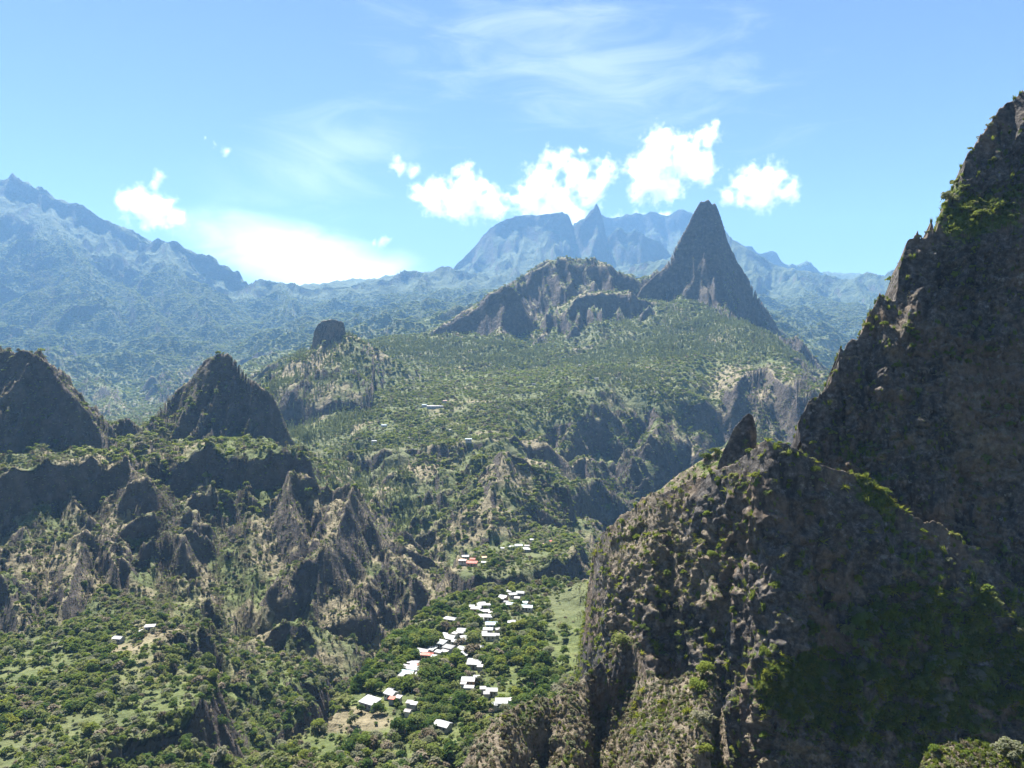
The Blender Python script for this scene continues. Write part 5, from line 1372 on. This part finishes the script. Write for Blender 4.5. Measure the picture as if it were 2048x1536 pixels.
# far belt
dens3 = (1 + 1.5 * conifer_weight(cX.ravel(), cY.ravel()).reshape(cX.shape)) * (CC ** 1.1) * (.6 + .4 * sstep(-.3, .25, patch(cX.ravel(), cY.ravel(), 150).reshape(cX.shape))) + .10 * (RR > .3)
p3, i3, j3 = sample_ground(27000, 1350, 2700, dens3); n3 = len(p3)
keep = ~in_holes(p3); p3, i3, j3 = p3[keep], i3[keep], j3[keep]; n3 = len(p3)
s3 = (4.5 + 5 * rs.rand(n3)) * (1 - .45 * RR[i3, j3])
cw = conifer_weight(p3[:, 0], p3[:, 1]); con = rs.rand(n3) < cw * .8
k3 = np.where(con, pick_of(n3, PN_FAR, [1, 1]), pick_of(n3, PB_FAR, [3, 3, .6, 4.0, 3.0, 1.2]))
sz3 = np.stack([s3, s3, s3 * .85], 1); sz3[con] = np.stack([s3[con] * 1.5, s3[con] * 1.5, s3[con] * 1.5], 1)
scatter('forest', p3 - np.array([0, 0, .6]), k3, turns(n3), sz3, 'forest on the plateau rim and the apron below the rock spire')
p4, i4, j4 = sample_ground(42000, 2700, 5600, CC * .9 + .1); n4 = len(p4)
s4 = (9 + 10 * rs.rand(n4)) * (1 - .4 * RR[i4, j4])
scatter('far_forest', p4 - np.array([0, 0, 2.0]), pick_of(n4, PB_FAR, [3, 3, 3, 2, 1, .4]), turns(n4), np.stack([s4, s4, s4 * .6], 1), 'blue hazed forest in the far valley below the big mountains')
print('woods', time.time() - T0)

# ------------------------------------------------------------------ plants on the near cliffs
def cliff_sample(nm, n, wfun):
    V, a, b, cm, nn = CL[nm]; Gc = V.reshape(a, b, 3)
    e1 = Gc[1:, :-1] - Gc[:-1, :-1]; e2 = Gc[:-1, 1:] - Gc[:-1, :-1]
    ar = np.linalg.norm(np.cross(e1, e2), axis=2)
    q = Gc[:-1, :-1]; px = 1024 + q[..., 0] / q[..., 1] * FOC; py = 768 - q[..., 2] / q[..., 1] * FOC
    m4 = cm.reshape(a, b, 4)[:-1, :-1]; up = nn[:-1, :-1, 2]
    w = ar * wfun(px, py, m4[..., 0], m4[..., 1], up) * ((px > 860) & (px < 2090) & (py < 1590) & (py > 100))
    w = np.clip(w, 0, None).ravel(); c = np.cumsum(w) / w.sum()
    idx = np.searchsorted(c, rs.rand(n)).clip(0, len(w) - 1); i, j = np.unravel_index(idx, ar.shape)
    t, u = rs.rand(n)[:, None], rs.rand(n)[:, None]
    return Gc[i, j] * (1 - t) * (1 - u) + Gc[i + 1, j] * t * (1 - u) + Gc[i, j + 1] * (1 - t) * u + Gc[i + 1, j + 1] * t * u, nn[i, j]
pp, kk, ss = [], [], []
def add(nm, n, wf, kinds, probs, lo, hi, zs=1.0):
    p, nn = cliff_sample(nm, n, wf); s = lo + (hi - lo) * rs.rand(n) ** 1.5
    pp.append(p - nn * .08); kk.append(pick_of(n, kinds, probs)); ss.append(np.stack([s, s, s * zs], 1))
add('cliff_face', 6000, lambda x, y, g, d, up: sstep(.35, .75, g) + .05, PG[:2], [1, 1], .6, 2.2)
add('cliff_buttress', 14000, lambda x, y, g, d, up: sstep(.35, .75, g) * (.25 + .75 * sstep(1480, 1620, x)) + .008, PG[:2] + PR, [2, 2, 2, 2], .8, 3.0)
add('cliff_face', 1500, lambda x, y, g, d, up: sstep(.3, .8, d) * (.4 + up), PG[2:] + PS[:2], [2, 2, 1.5, 1.5], .4, 1.3)
add('cliff_buttress', 5000, lambda x, y, g, d, up: sstep(.3, .8, d) * (.4 + up), PG[2:] + PS[:2], [2, 2, 1.5, 1.5], .4, 1.3)
add('cliff_face', 1200, lambda x, y, g, d, up: sstep(.35, .8, g) + .08, PS[1:] + [PB_MID[4], PB_MID[0]], [1, 2, 2, 1, 1], .8, 3.0)
add('cliff_buttress', 2200, lambda x, y, g, d, up: sstep(.35, .8, g) + .05, PS[1:] + [PB_MID[4], PB_MID[0]], [1, 2, 2, 1, 1], .8, 3.2)
add('cliff_buttress', 900, lambda x, y, g, d, up: sstep(.5, .9, g) * blob(x, y, 1850, 1380, 260, 200), [PB_MID[4], PB_MID[0], PB_MID[3]] + PS[2:], [3, 2, 2, 1, 1], 1.4, 4.2)
add('rock_spur', 6500, lambda x, y, g, d, up: .3 + sstep(.3, .8, d) * (.5 + up), PG[2:] + PS[:2], [2, 2, 3, 2], .35, 1.3)
add('rock_spur', 1500, lambda x, y, g, d, up: sstep(.2, .7, g) + .4 * blob(x, y, 1330, 1440, 110, 90), PG[:2] + PS[1:], [1, 1, 1, 1, 1], .5, 1.2)
add('rock_knoll', 1500, lambda x, y, g, d, up: .5 + g, PG + PS, [2, 2, 1, 1, 1, 1, 2, 1], .6, 1.6)
add('grassy_ledge', 2600, lambda x, y, g, d, up: .5 + g, PG + PS, [2, 2, 2, 2, 1, 1, 1, 1], .3, .8)
pp = np.concatenate(pp); kk = np.concatenate(kk); ss = np.concatenate(ss)
scatter('cliff_vegetation', pp, kk, turns(len(pp), .3), ss, 'grass tufts and low scrub clinging to the near cliffs')
ROS = [proto_rosette('blades', 26, M['agave'], 360 + i) for i in range(3)]
def rosettes(nm, n, wf, lo, hi, lab, grp, zones):
    p, nn = cliff_sample(nm, n, wf)
    for q in range(n):
        qx = 1024 + p[q][0] / p[q][1] * FOC; qy = 768 - p[q][2] / p[q][1] * FOC
        l2, g2 = zones(qx, qy); l2 = lab % l2; g2 = grp % g2
        o = link('rosette_plant', ROS[q % 3], loc=Vector(p[q]) - Vector((0, 0, .05)), rz=rs.rand() * 6.283, label=l2, cat='plant', group=g2)
        nv = Vector(nn[q]).lerp(Vector((0, 0, 1)), .6).normalized()
        o.rotation_euler = (nv.to_track_quat('Z', 'Y') @ Matrix.Rotation(rs.rand() * 6.283, 4, 'Z').to_quaternion()).to_euler()
        s = lo + (hi - lo) * rs.rand(); o.scale = (s, s, s)
def z_spur(x, y):
    if x < 1150: w = 'low left end'
    elif x < 1290: w = 'middle' if y < 1450 else 'lower middle'
    else: w = ('upper right end' if x > 1360 else 'upper middle') if y < 1430 else ('lower right end' if x > 1360 else 'right middle')
    return w, w
def z_led(x, y):
    w = ('left end' if x < 1400 else ('centre' if x < 1460 else 'right end')) + (' just below' if y > 1140 else ' on top')
    return w, w
def z_cor(x, y):
    w = 'left tip' if x < 1910 else ('middle' if x < 1980 else 'right side')
    return w, w
rosettes('rock_spur', 95, lambda x, y, g, d, up: blob(x, y, 1320, 1430, 90, 70) + .35 * blob(x, y, 1180, 1510, 90, 40) + .03, .9, 2.1, 'yellow green spiky rosette plant on the %s of the sunlit rock spur', 'rosette plants on the %s of the rock spur', z_spur)
rosettes('cliff_buttress', 60, lambda x, y, g, d, up: blob(x, y, 1440, 1115, 70, 30) + .3 * blob(x, y, 1390, 1170, 60, 60), .9, 1.7, 'yellow green spiky rosette plant at the shaded buttress ledge, %s', 'rosette plants on the buttress ledge, %s', z_led)
rosettes('grassy_ledge', 22, lambda x, y, g, d, up: 1.0 + 0 * x, .4, .8, 'small spiky rosette plant on the %s of the corner ledge', 'rosette plants on the %s of the corner ledge', z_cor)
SHRUB = [proto_broad('foliage', 620, M[m_], 500 + i, rx=.5, rz=.42, zc=.42, size=.075, lumps=12) for i, m_ in enumerate(('leaf_bright', 'leaf', 'leaf_grey'))]
STEM = trunk_mesh(9)
def cliff_point(nm, px, py):
    V = CL[nm][0]; x = 1024 + V[:, 0] / V[:, 1] * FOC; y = 768 - V[:, 2] / V[:, 1] * FOC
    d = (x - px) ** 2 + (y - py) ** 2; c = np.nonzero(d < max(d.min() * 4, 16))[0]
    return Vector(V[c[np.argmin(V[c, 1])]])
for (nm, px, py, s, kx, lab, name) in [
    ('cliff_face', 1899, 405, 5.2, 2, 'grey green tree leaning out from the high cliff ledge against the sky', 'cliff_tree'),
    ('cliff_face', 1925, 425, 3.6, 0, 'left bright bush on the high green ledge of the cliff', 'bush'),
    ('cliff_face', 1960, 435, 4.4, 1, 'middle bush on the high green ledge of the cliff', 'bush'),
    ('cliff_face', 1995, 420, 5.0, 1, 'large dark bush on the high green ledge of the cliff', 'bush'),
    ('cliff_face', 2034, 385, 4.2, 0, 'bright yellow green bush at the foot of the topmost rock block', 'bush'),
    ('cliff_face', 1985, 237, 2.2, 2, 'small grey bush on the skyline of the topmost rock block', 'bush'),
    ('cliff_face', 1765, 655, 2.4, 0, 'yellow green bush below the low pinnacles of the crest', 'bush'),
    ('cliff_face', 1735, 650, 2.0, 0, 'small bush on the crest left of the low pinnacles', 'bush'),
    ('cliff_face', 1830, 670, 2.4, 0, 'bright bush in the gully under the tall pinnacles', 'bush'),
    ('cliff_buttress', 1630, 945, 3.0, 0, 'pale green bush catching sunlight under the notch of the crest', 'bush'),
    ('cliff_buttress', 1420, 1118, 3.4, 0, 'bright bush at the left end of the cliff ledge', 'bush'),
    ('rock_spur', 1234, 1282, 5.0, 1, 'round green bush standing on the crest of the rock spur', 'bush'),
    ('rock_spur', 1412, 1350, 4.2, 0, 'upper yellow green bush at the right end of the rock spur', 'bush'),
    ('rock_spur', 1392, 1385, 4.2, 0, 'middle yellow green bush at the right end of the rock spur', 'bush'),
    ('rock_spur', 1402, 1450, 4.4, 2, 'pale grey green bush on the right flank of the rock spur', 'bush'),
    ('rock_spur', 1412, 1512, 3.2, 0, 'lowest bright bush on the right flank of the rock spur', 'bush'),
    ('rock_knoll', 1400, 915, 4.4, 1, 'dark green bush on the grassy knoll beside the pinnacle', 'bush'),
    ('rock_knoll', 1430, 905, 3.6, 1, 'smaller bush on the grassy knoll next to the pinnacle foot', 'bush'),
    ('grassy_ledge', 2015, 1512, 2.6, 2, 'wispy grey green bush on the grassy ledge in the corner', 'bush'),
    ('grassy_ledge', 1870, 1500, 1.2, 0, 'bright low bush at the tip of the grassy ledge in the corner', 'bush')]:
    p = cliff_point(nm, px, py)
    root = link(name, None, loc=p - Vector((0, 0, .1 * s)), rz=rs.rand() * 6, label=lab, cat='tree' if 'tree' in name else 'bush', group=None)
    root.scale = (s, s, s * (1.0 if name == 'bush' else 1.15))
    link('foliage', SHRUB[kx], parent=root); link('stem', STEM, parent=root)
print('cliff plants', time.time() - T0)
# ------------------------------------------------------------------ haze
LOW = float(TZ.min())
hb = bmesh.new(); bmesh.ops.create_cube(hb, size=1.0)
hx, hy0, hy1, hz0, hz1 = 17500.0, -400.0, 10200.0, LOW - 1.0, float(max(TZ.max(), 80.0)) + 15.0
for v in hb.verts: v.co = (v.co.x * 2 * hx, hy0 if v.co.y < 0 else hy1, hz0 if v.co.z < 0 else hz1)
hme = bpy.data.meshes.new('haze'); hb.to_mesh(hme); hb.free()
hm = bpy.data.materials.new('haze_air'); hm.use_nodes = True; hm.node_tree.nodes.clear()
ho = hm.node_tree.nodes.new('ShaderNodeOutputMaterial'); hv = hm.node_tree.nodes.new('ShaderNodeVolumePrincipled')
hv.inputs['Color'].default_value = (.29, .58, 1.0, 1); hv.inputs['Density'].default_value = 0.000054; hv.inputs['Anisotropy'].default_value = .12
hm.node_tree.links.new(hv.outputs[0], ho.inputs['Volume'])
link('haze', hme, hm, kind='stuff', label='pale blue haze filling the air of the valley')

# ------------------------------------------------------------------ clouds behind the summits, beyond and above the haze
def cloud(lumps, Y, label, seed, dens=.028, wisp=.55):
    pts = [(Vector(P(px, py, Y)), r * .95 / FOC * Y) for px, py, r in lumps]
    rr = random.Random(seed)
    pts = [(c + Vector((0, rr.uniform(-.5, .5) * r, 0)), r) for c, r in pts]
    lo = Vector([min(c[i] - r * 1.35 for c, r in pts) for i in range(3)]); hi = Vector([max(c[i] + r * 1.35 for c, r in pts) for i in range(3)])
    cen = (lo + hi) / 2
    bm = bmesh.new(); box_bm(bm, *sum([[lo[i] - cen[i], hi[i] - cen[i]] for i in range(3)], []))
    bmesh.ops.recalc_face_normals(bm, faces=bm.faces)
    me = bpy.data.meshes.new('cloud'); bm.to_mesh(me); bm.free()
    k = NT('cloud_vapour'); tc = k.n('ShaderNodeTexCoord').outputs['Object']
    wn_ = k.n('ShaderNodeTexNoise'); k.t.links.new(tc, wn_.inputs['Vector']); wn_.inputs['Scale'].default_value = 1 / 420; wn_.inputs['Detail'].default_value = 2
    vm = k.n('ShaderNodeVectorMath', operation='SUBTRACT'); k.t.links.new(wn_.outputs['Color'], vm.inputs[0]); vm.inputs[1].default_value = (.5, .5, .5)
    vs_ = k.n('ShaderNodeVectorMath', operation='SCALE'); k.t.links.new(vm.outputs[0], vs_.inputs[0]); vs_.inputs['Scale'].default_value = 300
    va = k.n('ShaderNodeVectorMath', operation='ADD'); k.t.links.new(tc, va.inputs[0]); k.t.links.new(vs_.outputs[0], va.inputs[1])
    f = None
    for c, r in pts:
        d = k.n('ShaderNodeVectorMath', operation='DISTANCE'); k.t.links.new(va.outputs[0], d.inputs[0]); d.inputs[1].default_value = c - cen
        e = k.math('SUBTRACT', 1.0, k.math('DIVIDE', d.outputs['Value'], r))
        f = e if f is None else k.math('SMOOTH_MAX', f, e, .2)
    nz = k.noise(tc, 1 / 190, 9, .66)
    f = k.math('ADD', f, k.math('MULTIPLY', k.math('SUBTRACT', nz, .5), 5.8 * wisp))
    dn = k.math('MULTIPLY', k.step(f, .1, 1.0), dens)
    v = k.n('ShaderNodeVolumePrincipled'); v.inputs['Color'].default_value = (1, 1, 1, 1); v.inputs['Anisotropy'].default_value = .45
    k.t.links.new(dn, v.inputs['Density']); k.t.links.new(v.outputs[0], k.out.inputs['Volume'])
    try: k.mat.cycles.volume_step_rate = .2
    except Exception: pass
    o = link('cloud', me, k.mat, loc=cen, label=label, cat='cloud', group='cumulus clouds over the summits')
    return o
CLOUDS = [
 ([(932,352,34),(868,392,46),(930,395,54),(985,412,40),(836,382,24),(960,370,30)], 11600, 'white puffy cloud left of the twin summits'),
 ([(1115,322,32),(1080,360,46),(1058,400,44),(1150,352,42),(1182,382,38),(1112,412,54),(1205,350,38),(1165,300,14),(1150,440,40)], 11400, 'large white cloud rising right behind the twin summits'),
 ([(1325,285,44),(1300,332,54),(1362,322,54),(1290,378,44),(1415,272,30),(1405,328,44),(1340,375,40),(1428,245,14)], 11900, 'tallest white cloud left above the rock spire'),
 ([(1500,372,46),(1545,352,40),(1578,382,30),(1455,388,26),(1535,385,40)], 11800, 'flat based white cloud right of the rock spire'),
 ([(282,408,40),(322,422,44),(350,436,30),(256,402,24)], 11500, 'lone white cloud above the left mountain shoulder'),
 ([(318,352,17),(312,366,12)], 11500, 'tiny white cloud puff above the lone left cloud'),
 ([(790,326,20),(826,340,16),(806,336,14)], 11700, 'small thin cloud left of the cloud by the twin summits'),
 ([(1236,446,24),(1275,444,26),(1310,440,26),(1336,434,16)], 11000, 'low strip of cloud between the summits and the rock spire'),
 ([(452,302,10),(428,290,7),(408,282,7)], 11500, 'scrap of cloud high above the lone left cloud'),
 ([(770,482,14),(750,486,10)], 11500, 'scrap of cloud low over the left saddle'),
]
for i, (lp, Yc, lab) in enumerate(CLOUDS): cloud(lp, Yc, lab, i, dens=.0065 if i < 5 else .005)
print('done', time.time() - T0)
